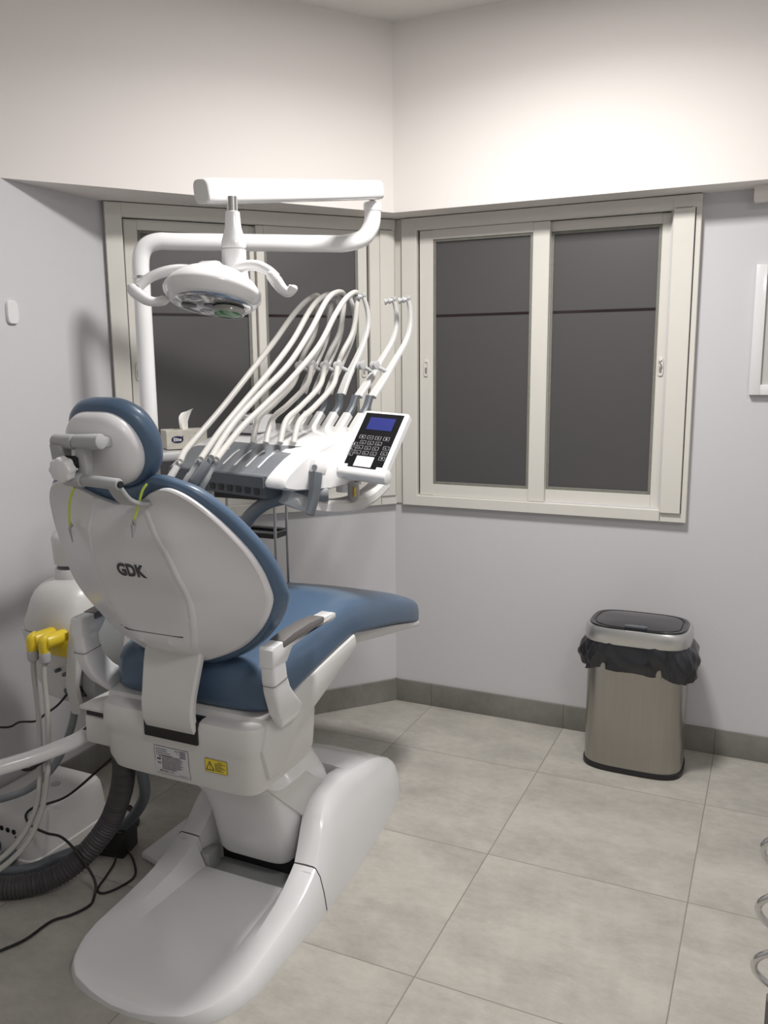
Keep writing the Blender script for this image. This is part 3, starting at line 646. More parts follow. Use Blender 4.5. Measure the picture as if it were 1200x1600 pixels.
# ------------------------------------------------------------------ floor box, corrugated hose, cables, adapter
fb = thing('floor_box', 'white rounded connection box on the floor by the left wall', 'connection box', (-2.15, 1.88, 0))
bm = bmnew(); rs = []
for z, q, hx in ((0, 1.03, .14), (.018, 1.03, .14), (.022, 1.0, .14), (.11, .955, .14), (.14, .93, .14), (.152, .89, .14), (.156, .82, .14)):
    rs.append([(-2.145 + a * q, 1.885 + b * q, z) for a, b in selip(0, 0, hx, .172, .22, 44)])
rings(bm, rs); finish(bm, 'box_cover', M['body'], fb, ang=40)
bm = bmnew()
for i in range(5): rod(bm, (-2.19 + i * .026, 1.7245, .106 - i * .001), (-2.19 + i * .026, 1.7185, .106 - i * .001), .0088, 6)
for x in (-2.16, -2.078): rod(bm, (x, 1.72, .088), (x, 1.716, .088), .0025, 8)
finish(bm, 'ventilation_holes', M['black'], fb)
bm = bmnew()
for x, z in ((-2.165, .045), (-2.09, .03)): rod(bm, (x, 1.72, z), (x, 1.64, z - .005), .024, 18, bev=.004)
finish(bm, 'pipe_stub', M['greydark'], fb)
bm = bmnew(); lathe(bm, [(.016, .155), (.016, .158), (.001, .159)], (-2.12, 1.93, 0), n=24); finish(bm, 'cap', M['greylight'], fb)
P = catmull([(-1.625, 1.735, .52), (-1.640, 1.745, .45), (-1.665, 1.765, .36), (-1.70, 1.775, .27), (-1.742, 1.765, .18), (-1.80, 1.72, .095), (-1.855, 1.66, .048), (-1.92, 1.60, .036), (-2.00, 1.56, .034), (-2.12, 1.535, .034), (-2.24, 1.52, .034)], 40)
L_ = 0; rr = []; keep = []
for k, p in enumerate(P):
    if k: L_ += (P[k] - P[k - 1]).length
    keep.append(p); rr.append(.0315 + .0022 * math.sin(L_ / .0105 * 2 * math.pi))
bm = bmnew(); tube(bm, keep, 0, 20, 1, rad=rr)
tag(finish(bm, 'corrugated_hose', M['corr'], loc=(-1.625, 1.735, .52)), 'thick dark corrugated hose bending from the chair to the floor at left', 'hose')
bm = bmnew(); tube(bm, [(-1.545, 1.70, .47), (-1.59, 1.76, .38), (-1.68, 1.86, .24), (-1.78, 1.90, .12), (-1.87, 1.86, .045), (-1.95, 1.78, .022), (-1.985, 1.69, .022), (-2.06, 1.635, .022), (-2.2, 1.60, .022)], .017, 14, 8)
tag(finish(bm, 'smooth_hose', M['greydark'], loc=(-1.545, 1.70, .47)), 'smooth dark hose running behind the corrugated hose to the floor', 'hose')
bm = bmnew(); box(bm, (-1.842, 1.905, .045), (.095, .095, .09), rot=(0, 0, R(12)), bev=.006)
pa = finish(bm, 'power_adapter', M['black'], loc=(-1.842, 1.905, 0)); tag(pa, 'black square power adapter on the floor behind the hoses', 'power adapter')
bm = bmnew(); box(bm, (-1.842, 1.905, .0915), (.05, .05, .003), rot=(0, 0, R(12)), bev=.001); finish(bm, 'raised_lid', M['blackgloss'], pa)
def cable(name, pts, r, label, g=None):
    bm = bmnew(); tube(bm, pts, r, 8, 6); return tag(finish(bm, name, M['cable'], loc=pts[0]), label, 'cable', g)
z0 = .004
cable('power_cable', [(-1.66, 1.85, .50), (-1.70, 1.83, .43), (-1.80, 1.80, .33), (-1.93, 1.80, .22), (-2.03, 1.80, .168), (-2.055, 1.77, .164), (-2.045, 1.735, .160), (-2.00, 1.712, .15), (-1.93, 1.705, .145), (-1.86, 1.70, .150), (-1.79, 1.69, .120), (-1.742, 1.70, .04), (-1.722, 1.67, z0), (-1.712, 1.635, z0), (-1.729, 1.587, z0), (-1.758, 1.544, z0), (-1.763, 1.46, z0), (-1.789, 1.398, z0), (-1.83, 1.31, z0), (-1.90, 1.2, z0)], .0040, 'long black cable lying over the white floor box and trailing to the bottom left corner')
cable('adapter_cable', [(-2.06, 2.09, z0 + .002), (-2.004, 2.118, z0 + .002), (-1.925, 2.085, z0 + .002), (-1.886, 2.05, z0 + .002), (-1.882, 2.01, z0 + .002), (-1.892, 1.975, .02), (-1.872, 1.955, .04)], .0055, 'thick black cable looping behind the power adapter')
cable('adapter_cable', [(-1.80, 1.853, .02), (-1.79, 1.83, .006), (-1.768, 1.77, z0), (-1.745, 1.71, z0), (-1.715, 1.705, z0), (-1.692, 1.75, z0), (-1.690, 1.81, z0), (-1.745, 1.868, .006), (-1.79, 1.89, .02)], .0035, 'thin black cable loop in front of the power adapter')
cable('wall_cable', [(-2.285, 1.80, .385), (-2.22, 1.845, .375), (-2.16, 1.84, .405), (-2.08, 1.835, .425), (-2.0, 1.80, .475), (-1.915, 1.775, .53), (-1.868, 1.775, .578)], .0036, 'black cable rising from the left wall to the unit valves')
cable('side_cable', [(-1.65, 1.74, .585), (-1.70, 1.72, .55), (-1.755, 1.665, .49), (-1.79, 1.65, .462), (-1.83, 1.615, .432), (-1.865, 1.60, .412), (-1.90, 1.59, .427), (-1.96, 1.56, .44), (-2.03, 1.53, .452)], .0055, 'thick black cable crossing below the white support tube')
cable('back_cable', [(-2.19, 2.10, .10), (-2.14, 2.09, .06), (-2.10, 2.05, .02), (-2.06, 2.09, z0), (-1.99, 2.13, z0), (-1.95, 2.09, z0)], .0035, 'black cable on the floor behind the white floor box')

# ------------------------------------------------------------------ lamp pole and lamp
PX, PY = -1.977, 2.332
lt = thing('lamp_stand', 'white bent tube stand rising behind the headrest to carry the lamp', 'lamp stand', (PX, PY, .95))
bm = bmnew(); tube(bm, [(PX, PY, .95), (PX, PY, 1.3), (PX, PY, 1.79), (PX + .001, PY, 1.829)], .0285, 28, 1); finish(bm, 'lower_pole', M['armwhite'], lt)
bm = bmnew(); rod(bm, (PX, PY, 1.823), (PX, PY, 1.832), .0300, 28); finish(bm, 'steel_ring', M['chrome'], lt)
bm = bmnew(); EX, EY = -1.307, 2.738
def lerp(a, b, t): return tuple(x + (y - x) * t for x, y in zip(a, b))
a0, a1 = (PX, PY, 1.944), (EX, EY, 1.938)
tube(bm, [(PX, PY, 1.829), (PX, PY, 1.868), lerp((PX, PY, 1.905), a1, .008), lerp(a0, a1, .035)[:2] + (1.932,), lerp(a0, a1, .085)[:2] + (1.944,), lerp(a0, a1, .16), lerp(a0, a1, .5), lerp(a0, a1, .80), lerp(a0, a1, .88)[:2] + (1.941,), lerp(a0, a1, .955)[:2] + (1.958,), lerp(a0, a1, .99)[:2] + (1.992,), (EX, EY, 2.025), (EX, EY, 2.058)], .0285, 28, 8)
finish(bm, 'upper_arm', M['armwhite'], lt)
bm = bmnew(); lathe(bm, [(.0285, 2.045), (.031, 2.048), (.031, 2.070), (.0285, 2.075), (.014, 2.076)], (EX, EY, 0), n=28); finish(bm, 'arm_collar', M['armwhite'], lt)
bm = bmnew(); rod(bm, (EX, EY, 2.07), (EX, EY, 2.105), .0135, 18); finish(bm, 'pivot_pin', M['chrome'], lt)
lamp = thing('operating_lamp', 'white round operating lamp on its spring arm above the chair', 'lamp', (-1.203, 1.66, 1.70))
b0 = Vector((EX + .012, EY + .030, 2.120)); b1 = Vector((-1.243, 1.690, 1.930)); d = (b1 - b0).normalized(); sx = d.cross(Vector((0, 0, 1))).normalized(); sz = sx.cross(d)
bm = bmnew(); rs = []
for t_, q in ((0, .55), (.004, .80), (.012, .95), (.03, 1.0), (.97, 1.0), (.992, .98), (1.0, .92)):
    c = b0 + (b1 - b0) * t_; k = (1 - .06 * t_)
    rs.append([c + sx * a * q * k + sz * b * q * k for a, b in selip(0, 0, .024, .031, .55, 28)])
rings(bm, rs); sa = finish(bm, 'spring_arm', M['armwhite'], lamp, ang=45)
bm = bmnew(); c = b1 + d * .0005; rings(bm, [[c + d * dd + sx * a * q + sz * b * q for a, b in selip(0, 0, .020, .0265, .6, 28)] for q, dd in ((1, -.002), (1, .0015), (.94, .003))]); finish(bm, 'end_cap', M['body'], sa)
SX, SY = -1.182, 1.722
bm = bmnew(); rod(bm, (SX, SY, 1.87), (SX, SY, 1.918), .0125, 18); finish(bm, 'swivel_pin', M['chrome'], lamp)
bm = bmnew(); lathe(bm, [(.012, 1.886), (.0165, 1.884), (.019, 1.85), (.0265, 1.822), (.0285, 1.815), (.0285, 1.805), (.0255, 1.803), (.0255, 1.800), (.0285, 1.799), (.0285, 1.787), (.0285, 1.765), (.032, 1.74), (.036, 1.72)], (SX, SY, 0), n=30)
finish(bm, 'swivel_neck', M['armwhite'], lamp)
LM = Matrix.Translation(Vector((-1.203, 1.662, 1.700))) @ Euler((R(-15), R(-2), 0)).to_matrix().to_4x4()
bm = bmnew(); lathe(bm, [(.0005, .062), (.03, .060), (.05, .052), (.075, .040), (.098, .022), (.110, .006), (.113, -.002), (.111, -.010), (.100, -.024), (.092, -.029), (.088, -.028)], mtx=LM, n=56)
hd = finish(bm, 'lamp_head', M['armwhite'], lamp, ang=50)
bm = bmnew(); box(bm, (-1.214, 1.675, 1.748), (.062, .05, .040), rot=(R(-19), 0, R(12)), bev=.014, seg=3); finish(bm, 'head_mount', M['armwhite'], lamp)
bm = bmnew(); lathe(bm, [(.0895, -.0275), (.088, -.029), (.06, -.031), (.0005, -.032)], mtx=LM, n=56); ln = finish(bm, 'lens', M['lens'], hd, ang=60)
for i in range(7):
    a = 2 * math.pi * i / 6 + .3; r_ = 0 if i == 6 else .055
    bm = bmnew(); mm = LM @ Matrix.Translation(Vector((r_ * math.cos(a), r_ * math.sin(a), -.0315)))
    lathe(bm, [(.0175, .002), (.0185, -.001), (.016, -.002), (.0005, -.0005)], mtx=mm, n=24); finish(bm, 'light_cup', M['lens'] if i % 3 else M['lensdark'], ln)
bm = bmnew(); gm = LM @ Matrix.Translation(Vector((.03, .025, -.035)))
lathe(bm, [(.038, .0), (.038, -.008), (.034, -.012), (.032, -.012)], mtx=gm, n=32); g_ = finish(bm, 'disc_ring', M['clear'], hd)
bm = bmnew(); lathe(bm, [(.0335, -.011), (.02, -.013), (.0005, -.0135)], mtx=gm, n=32); finish(bm, 'green_disc', M['green'], hd)  # plain green disc inside the pale ring below the head
def handle(pts, grip):
    bm = bmnew(); tube(bm, pts, .011, 14, 6, rad=[.010, .012, .0125, .0125, .0115, .0110]); h = finish(bm, 'handle_arm', M['armwhite'], lamp, ang=60)
    bm = bmnew(); tube(bm, grip, .013, 16, 5, rad=[.004, .0125, .0145, .0125, .0105, .0115, .004]); finish(bm, 'grip', M['armwhite'], h, ang=60)
handle([(-1.225, 1.68, 1.738), (-1.26, 1.665, 1.752), (-1.30, 1.64, 1.752), (-1.335, 1.61, 1.737), (-1.355, 1.585, 1.712)], [(-1.371, 1.570, 1.716), (-1.365, 1.572, 1.711), (-1.354, 1.577, 1.699), (-1.335, 1.586, 1.684), (-1.318, 1.596, 1.679), (-1.300, 1.606, 1.682), (-1.29, 1.612, 1.686)])
handle([(-1.175, 1.69, 1.742), (-1.150, 1.70, 1.757), (-1.118, 1.712, 1.760), (-1.088, 1.718, 1.748), (-1.068, 1.722, 1.731)], [(-1.080, 1.712, 1.742), (-1.077, 1.712, 1.738), (-1.064, 1.715, 1.722), (-1.050, 1.718, 1.704), (-1.036, 1.722, 1.697), (-1.026, 1.726, 1.708), (-1.024, 1.727, 1.713)])

# ------------------------------------------------------------------ shelf on the pole, tissue box, white device
sh = thing('side_shelf', 'white shelf plate clamped to the lamp stand under the tissue box', 'shelf', (-1.95, 2.38, 1.21))
bm = bmnew(); st = R(16)
def S_(u, v, z): return Vector((-1.985 + u * math.cos(st) - v * math.sin(st), 2.335 + u * math.sin(st) + v * math.cos(st), z))
st = R(50); pl = selip(.085, -.015, .135, .085, .4, 40)
rings(bm, [[S_(.085 + (a - .085) * q, -.015 + (b + .015) * q, z) for a, b in pl] for q, z in ((.93, 1.212), (.985, 1.218), (1, 1.228), (.995, 1.240), (.975, 1.242), (.965, 1.238))])
finish(bm, 'shelf_plate', M['plastic'], sh, ang=40)
bm = bmnew(); lathe(bm, [(.029, 1.205), (.040, 1.208), (.040, 1.250), (.037, 1.258), (.029, 1.259)], (PX, PY, 0), n=30); finish(bm, 'clamp_ring', M['greylight'], sh)
tb = thing('tissue_box', 'beige patterned tissue box with navy Elite oval on the white shelf', 'tissue box', S_(.10, -.01, 1.242))
tb['label'] = 'beige patterned tissue carton with a navy oval and a tissue sticking out'
ax = Vector((math.cos(R(50)), math.sin(R(50)), 0)); ay = Vector((-ax.y, ax.x, 0))
B0 = Vector((-1.957, 2.392, 1.2425)) + ax * .0725 + ay * .052; RB = Matrix(((ax.x, ay.x, 0, 0), (ax.y, ay.y, 0, 0), (0, 0, 1, 0), (0, 0, 0, 1)))
bm = bmnew(); box(bm, B0 + Vector((0, 0, .031)), (.145, .104, .066), rot=RB, bev=.0015, seg=1); finish(bm, 'carton', M['box'], tb)
def TB(u, z): return B0 + ax * u - ay * .0527 + Vector((0, 0, z))
bm = bmnew(); bm.faces.new([bm.verts.new(TB(-.034 + a, .032 + b)) for a, b in selip(0, 0, .021, .0125, .9, 32)]); bm.faces.new([bm.verts.new(TB(a, b)) for a, b in ((-.020, .040), (-.013, .047), (-.014, .036))])
finish(bm, 'brand_oval', M['navy'], tb, flip=False)
bm = text_bm('Elite', .0165, lambda x, y: TB(-.034 + x, .032 + y) - ay * .0006, .0004); finish(bm, 'brand_lettering', M['white'], tb, flip=False)
bm = bmnew(); rs = []
for k, (z, w_, off, tw) in enumerate(((.060, .012, 0, .2), (.072, .016, -.002, .3), (.090, .021, -.003, .5), (.108, .024, .000, .4), (.122, .024, .006, .1), (.130, .022, .012, -.1))):
    row = []
    for j in range(9):
        u_ = (j / 8 - .5) * 2; row.append(B0 + ax * (off + .004 + u_ * w_ * math.cos(tw)) + ay * (u_ * w_ * math.sin(tw) + .005 * math.sin(u_ * 5 + k)) + Vector((0, 0, z + .008 * (u_ if k > 3 else 0))))
    rs.append(row)
vs = [[bm.verts.new(p) for p in r_] for r_ in rs]
for a, b in zip(vs, vs[1:]):
    for j in range(8): bm.faces.new((a[j], a[j + 1], b[j + 1], b[j]))
finish(bm, 'tissue', M['paper'], tb, ang=70, flip=False)
dv = thing('white_dispenser', 'white wedge-shaped holder with dark slots on the far left top of the console', 'holder', (-1.68, 2.50, 1.313))
def DV(u, v, z): return Vector((-1.655 + u * math.cos(R(-15)) - v * math.sin(R(-15)), 2.475 + u * math.sin(R(-15)) + v * math.cos(R(-15)), 1.306 + z * .75))
bm = bmnew(); prof_ = [(-.060, 0), (-.058, .030), (-.045, .062), (-.030, .082), (.0, .084), (.065, .078), (.070, .0)]
lo_ = [bm.verts.new(DV(a, -.055, b)) for a, b in prof_]; hi_ = [bm.verts.new(DV(a, .055, b)) for a, b in prof_]
bm.faces.new(lo_); bm.faces.new(hi_[::-1])
for i in range(len(prof_)): j = (i + 1) % len(prof_); bm.faces.new((lo_[i], hi_[i], hi_[j], lo_[j]))
bmesh.ops.bevel(bm, geom=list(bm.edges), offset=.004, segments=2, affect='EDGES'); finish(bm, 'body', M['plastic'], dv)
bm = bmnew()
for i in range(5):
    u_ = -.022 + i * .020
    a = DV(u_, -.0556, .066 - i * .0075 + .006); b = DV(u_ + .012, -.0556, .070 - i * .0075 + .004); rod(bm, a, b, .0022, 8)
for i in range(4):
    q = DV(-.030 + i * .022, -.030, .0848 - .001 * i); rod(bm, q, q + (DV(.012, 0, 0) - DV(0, 0, 0)), .003, 8)
finish(bm, 'slots', M['greydark'], dv)

# ------------------------------------------------------------------ instrument console
c15, s15 = math.cos(R(15)), math.sin(R(15)); O_ = Vector((-1.300, 2.100, 0)); WL = Vector((-c15, s15, 0)); DD = Vector((s15, c15, 0))
def K(w, d, z): return O_ + WL * w + DD * d + Vector((0, 0, z))
cs = thing('instrument_console', 'white dentist instrument console with grey front cover and whip arms over the chair', 'dental console', K(.3, .25, 1.12))
def topz(d): return interp(d, [0, .012, .04, .08, .13, .20, .30, .45, .47], [1.190, 1.205, 1.226, 1.252, 1.275, 1.294, 1.309, 1.324, 1.305])
bm = bmnew(); W_ = .56; rs = []
for w, q in ((.0, .90), (.006, .97), (.02, 1.0), (.18, 1.0), (.40, 1.0), (W_ - .02, 1.0), (W_ - .006, .97), (W_, .9)):
    pf = [(.0, 1.176), (.0, 1.190), (.012, topz(.012)), (.04, topz(.04)), (.08, topz(.08)), (.13, topz(.13)), (.20, topz(.20)), (.30, topz(.30)), (.44, topz(.44)), (.462, 1.308), (.468, 1.27), (.462, 1.19), (.43, 1.165), (.20, 1.150), (.05, 1.162), (.012, 1.170)]
    cy, cz = .235, 1.22
    rs.append([K(w, cy + (a - cy) * (1 - (1 - q) * .35), cz + (b - cz) * (1 - (1 - q) * .9)) for a, b in pf])
rings(bm, rs); finish(bm, 'console_body', M['armwhite'], cs, ang=40)
bm = bmnew()   # fill on the right flank, slightly hollow
prism(bm, [(0, 0), (1, 0), (0, 1)], 'x', 0, 1); bm.free()
bm = bmnew(); rs = []
for w in [.078 + (.457) * i / 90 for i in range(91)]:
    groove = 0
    for gc in (.15, .205, .26, .315, .37): groove = max(groove, math.exp(-((w - gc) / .008) ** 2))
    e = 1 if .05 < w < .549 else .0
    top_ = [(-.006, 1.186), (-.004, 1.207)] + [(d, topz(d) + .0045 - (.0050 * groove * 1.3 if .035 < d < .11 else 0)) for d in (.012, .03, .04, .05, .065, .08, .095, .105, .12, .145)]
    rs.append([K(w, a - (.0 if True else 0) + (.02 * ((w - .3) / .25) ** 2 if a > .1 else 0), b) for a, b in top_ + [(.14, 1.25), (.02, 1.178), (-.004, 1.172)]])
rings(bm, rs); gc_ = finish(bm, 'front_cover', M['greyplastic'], cs, ang=28); gc_['label'] = 'grey ribbed front cover'
bm = bmnew(); rs = [[K(w, a, b) for a, b in ((-.009, 1.172), (-.009, 1.204), (-.002, 1.208), (.03, 1.19), (.03, 1.172))] for w in (.078, .536)]
rings(bm, rs); finish(bm, 'front_lip', M['greydark'], cs)
bm = bmnew()   # perforated handpiece bar under the lip
rings(bm, [[K(w, a, b) for a, b in ((.02, 1.135), (.02, 1.172), (.09, 1.172), (.09, 1.135))] for w in (.10, .52)]); pb = finish(bm, 'holder_bar', M['greydark'], cs)
bm = bmnew()
for i in range(9):
    w = .14 + i * .042; rings(bm, [[K(w + a, .0195 + dd, 1.153 + b) for a, b in selip(0, 0, .012, .010, .5, 16)] for dd in (-.001, .004)])
finish(bm, 'holder_opening', M['black'], pb)
# whip arms
ARM = [(0, 0), (.054, .050), (.088, .087), (.16, .158), (.225, .225), (.288, .292), (.313, .348), (.312, .405), (.300, .440)]
ABASE = {i: .112 + (6 - i) * .064 for i in range(1, 7)}; DB = .432
ARM4 = [(0, 0), (.042, .053), (.072, .095), (.116, .166), (.166, .233), (.21, .298), (.231, .354), (.228, .406), (.207, .452)]
def prof(i): return ARM if i > 4 else ARM4
def AP(i, d, z, w=0.0): return K(ABASE[i] + w, DB + d, 1.318 + z)
def whip(i, empty):
    r = bpy.data.objects  # noqa
    bm = bmnew()
    p = [AP(i, -.012, -.018), AP(i, .02, .016), AP(i, .046, .042)]
    ribbon(bm, p, [.036, .036, .034], WL, .030, 3); a = finish(bm, 'whip_arm', M['arm'], cs, ang=35)
    bm = bmnew(); ribbon(bm, [AP(i, .040, .038), AP(i, .07, .070), AP(i, *prof(i)[2]) + Vector((0, 0, .02))], [.027, .027, .027], WL, .022, 3); finish(bm, 'spring_sleeve', M['greydark'], a, ang=35)
    bm = bmnew(); pts = [AP(i, prof(i)[2][0] + .012, prof(i)[2][1] + .016)] + [AP(i, *q) for q in prof(i)[3:]]
    ribbon(bm, pts, [.036, .032, .024, .019, .017, .016, .014], WL, .016, 6); finish(bm, 'channel', M['arm'], a, ang=35)
    bm = bmnew(); tp = AP(i, *prof(i)[-1]); 
    q_ = WL * .72 - DD * .55 + Vector((0, 0, -.16))
    rod(bm, tp, tp + q_ * .036, .0078, 14, bev=.002); rod(bm, tp + q_ * .014, tp + q_ * .020, .0115, 16, bev=.002); rod(bm, tp + q_ * .030, tp + q_ * .037, .0115, 16, bev=.002)
    box(bm, tp + Vector((0, 0, .004)), (.018, .016, .014), rot=(0, 0, R(-15)), bev=.003); finish(bm, 'tip_roller', M['greylight'], a, ang=40)
    bm = bmnew(); m0 = AP(i, .185, .188) if i > 4 else AP(i, .135, .188); c = m0 + WL * .030 - DD * .035 + Vector((0, 0, .022))
    rod(bm, m0 + WL * .004, c, .007, 12); rod(bm, c + WL * .004, c + WL * .012, .0155, 20, bev=.003); rod(bm, c - WL * .014, c - WL * .006, .0155, 20, bev=.003); rod(bm, c - WL * .006, c + WL * .004, .011, 16)
    finish(bm, 'hose_roller', M['greylight'], a, ang=40)
    return c
RC = {i: whip(i, i > 4) for i in range(1, 7)}
# touch panel
kp = None
k0, k1, k2, k3 = Vector((-1.185, 2.290, 1.232)), Vector((-1.050, 2.268, 1.226)), Vector((-1.032, 2.445, 1.390)), Vector((-1.180, 2.470, 1.395))
k0 = Vector((-1.2085, 2.289, 1.223)); k1 = Vector((-1.066, 2.269, 1.216)); kx = (k1 - k0).normalized(); 
kyv = Vector((.04, .120, .155)); kyv = (kyv - kx * kyv.dot(kx)).normalized(); kn_ = kx.cross(kyv).normalized()
if kn_.y > 0: kn_ = -kn_
KW, KH = (k1 - k0).length, .205
def KP(u, v, o=0): return k0 + kx * (u * KW) + kyv * (v * KH) + kn_ * o
def slab(bm, u0, u1, v0, v1, o0, o1, bev=.002):
    vs = [bm.verts.new(KP(a, b, c)) for a in (u0, u1) for b in (v0, v1) for c in (o0, o1)]
    fs = [bm.faces.new([vs[i] for i in f_]) for f_ in ((0, 1, 3, 2), (4, 6, 7, 5), (0, 4, 5, 1), (2, 3, 7, 6), (0, 2, 6, 4), (1, 5, 7, 3))]
    bmesh.ops.recalc_face_normals(bm, faces=fs)
    if bev: bmesh.ops.bevel(bm, geom=list({e for f_ in fs for e in f_.edges}), offset=bev, segments=2, affect='EDGES')
bm = bmnew(); slab(bm, -.07, 1.09, -.02, 1.05, -.030, 0, .006); rod(bm, KP(-.08, -.03, -.019), KP(1.15, -.03, -.019), .0215, 24, bev=.004); rod(bm, KP(-.085, .0, -.014), KP(-.02, .0, -.014), .019, 20, bev=.003)
kp = finish(bm, 'touch_panel', M['armwhite'], cs, ang=35); kp['label'] = 'tilted black keypad panel with blue display'
bm = bmnew(); slab(bm, .03, 1.0, .075, 1.0, -.002, .0012, .0008); slab(bm, .14, .86, .03, .08, -.002, .0012, .0006); kf = finish(bm, 'keypad_face', M['blackgloss'], kp)
bm = bmnew(); slab(bm, .20, .84, .70, .92, .0012, .0018, 0); finish(bm, 'display', M['lcd'], kf)
bm = bmnew(); slab(bm, .28, .72, .045, .225, .0012, .0022, .0004); finish(bm, 'lit_key', M['keyglow'], kf)
def key(bm, u, v, kind):
    a, b = .075, .032
    for (x0, x1, y0, y1) in ((-a, a, b - .005, b), (-a, a, -b, -b + .005), (-a, -a + .010, -b, b), (a - .010, a, -b, b)): slab(bm, u + x0, u + x1, v + y0, v + y1, .0012, .0016, 0)
    if kind == '+': slab(bm, u - .03, u + .03, v - .004, v + .004, .0012, .0016, 0); slab(bm, u - .006, u + .006, v - .018, v + .018, .0012, .0016, 0)
    elif kind == '-': slab(bm, u - .03, u + .03, v - .004, v + .004, .0012, .0016, 0)
    elif kind == 'o': rod(bm, KP(u, v, .0012), KP(u, v, .0016), .0035, 10)
    elif kind == 'l': slab(bm, u - .03, u + .02, v - .012, v - .006, .0012, .0016, 0); slab(bm, u - .03, u - .018, v - .006, v + .014, .0012, .0016, 0)
    else: slab(bm, u - .03, u + .03, v - .014, v - .008, .0012, .0016, 0); slab(bm, u - .03, u + .01, v + .002, v + .008, .0012, .0016, 0)
keys = [(.20, .56, 'o'), (.40, .56, '-'), (.60, .56, '+'), (.81, .56, 'o'), (.27, .465, 'x'), (.47, .465, 'x'), (.67, .465, 'x'), (.05 + .03, .42, 'o'), (.25, .375, 'l'), (.45, .375, 'x'), (.65, .375, 'l'), (.90, .40, 'l'),
        (.08, .335, 'l'), (.25, .285, 'l'), (.45, .285, 'l'), (.65, .285, 'x'), (.90, .31, 'x'), (.08, .245, 'x'), (.90, .22, 'o')]
bm = bmnew()
for u_, v_, k_ in keys: key(bm, u_, v_, k_)
finish(bm, 'key_symbols', M['keyline'], kf, flip=False)
# handle on the right flank
bm = bmnew(); hb0 = K(-.004, .105, 1.236); 
box(bm, K(-.012, .135, 1.228), (.026, .055, .042), rot=Euler((R(-18), 0, R(-15))).to_matrix().to_4x4(), bev=.006); hm = finish(bm, 'handle_mount', M['armwhite'], cs)
bm = bmnew(); rod(bm, K(-.020, .112, 1.232), K(-.030, .100, 1.232), .0085, 8); finish(bm, 'handle_bolt', M['satin'], hm)
bm = bmnew()
h0, h1 = K(-.030, .11, 1.216), K(-.030, .085, 1.105); ribbon(bm, [h0, lerp(h0, h1, .3), lerp(h0, h1, .7), K(-.030, .075, 1.092)], [.030, .034, .032, .022], WL, .032, 4)
finish(bm, 'side_handle', M['handlegrey'], hm, ang=35)
# arms below the console
bm = bmnew(); tube(bm, [(-1.925, 1.985, .80), (-1.88, 2.06, .81), (-1.78, 2.17, .84), (-1.68, 2.235, .89), (-1.585, 2.235, .965), (-1.534, 2.225, 1.02), (-1.49, 2.215, 1.07), (-1.42, 2.21, 1.115), (-1.34, 2.235, 1.132), (-1.25, 2.28, 1.138)], .022, 16, 6); ga = finish(bm, 'support_arm', M['greyplastic'], cs, ang=60)
bm = bmnew(); pts = [(-1.36, 2.20, 1.138), (-1.315, 2.235, 1.112), (-1.28, 2.31, 1.092), (-1.25, 2.40, 1.085), (-1.225, 2.50, 1.10), (-1.215, 2.60, 1.135)]
ribbon(bm, pts, [.05, .06, .07, .07, .07, .07], (.9, -.35, 0), .046, 6); finish(bm, 'swing_bracket', M['body'], cs, ang=40)
bm = bmnew(); lathe(bm, [(.0001, 1.105), (.017, 1.106), (.019, 1.112), (.019, 1.165)], K(-.005 + .0, .30, 0), n=24); gl = finish(bm, 'filter_bowl', M['clear'], cs)
bm = bmnew(); lathe(bm, [(.0001, 1.12), (.006, 1.12), (.006, 1.15)], K(-.005 - .014, .288, 0), n=12); finish(bm, 'brass_core', M['brass'], gl)
bm = bmnew(); rod(bm, K(.03, .30, 1.13), K(.03, .30, 1.20), .03, 24); rod(bm, K(-.01, .33, 1.21), K(-.055, .30, 1.215), .02, 20); finish(bm, 'pivot_hub', M['armwhite'], cs)

# ------------------------------------------------------------------ handpieces with hoses
HZ = {1: [(-1.492, 2.714, 1.786), (-1.49, 2.619, 1.764), (-1.494, 2.515, 1.701), (-1.502, 2.402, 1.611), (-1.524, 2.281, 1.508), (-1.551, 2.157, 1.4), (-1.565, 2.043, 1.319), (-1.54, 1.958, 1.29), (-1.498, 1.883, 1.271)],
      2: [(-1.432, 2.722, 1.797), (-1.431, 2.627, 1.777), (-1.427, 2.527, 1.721), (-1.435, 2.412, 1.614), (-1.458, 2.29, 1.51), (-1.478, 2.172, 1.42), (-1.486, 2.063, 1.346), (-1.467, 1.972, 1.302), (-1.435, 1.892, 1.279)],
      3: [(-1.365, 2.73, 1.795), (-1.364, 2.64, 1.792), (-1.362, 2.543, 1.75), (-1.373, 2.428, 1.643), (-1.397, 2.306, 1.533), (-1.428, 2.185, 1.445), (-1.438, 2.077, 1.378), (-1.429, 1.981, 1.321), (-1.402, 1.897, 1.285)],
      4: [(-1.348, 2.735, 1.781), (-1.347, 2.644, 1.762), (-1.345, 2.544, 1.698), (-1.353, 2.432, 1.593), (-1.388, 2.307, 1.49), (-1.412, 2.193, 1.416), (-1.424, 2.089, 1.359), (-1.417, 1.995, 1.311), (-1.395, 1.91, 1.279)]}
LW = {1: [(-1.475, 2.211, 1.343), (-1.49, 2.272, 1.368), (-1.497, 2.374, 1.407), (-1.494, 2.491, 1.469)], 2: [(-1.437, 2.227, 1.339), (-1.451, 2.29, 1.364), (-1.455, 2.393, 1.404), (-1.449, 2.512, 1.468)],
      3: [(-1.397, 2.245, 1.335), (-1.411, 2.307, 1.36), (-1.416, 2.411, 1.4), (-1.41, 2.53, 1.464)], 4: [(-1.359, 2.262, 1.33), (-1.373, 2.324, 1.356), (-1.376, 2.428, 1.397), (-1.37, 2.548, 1.463)]}
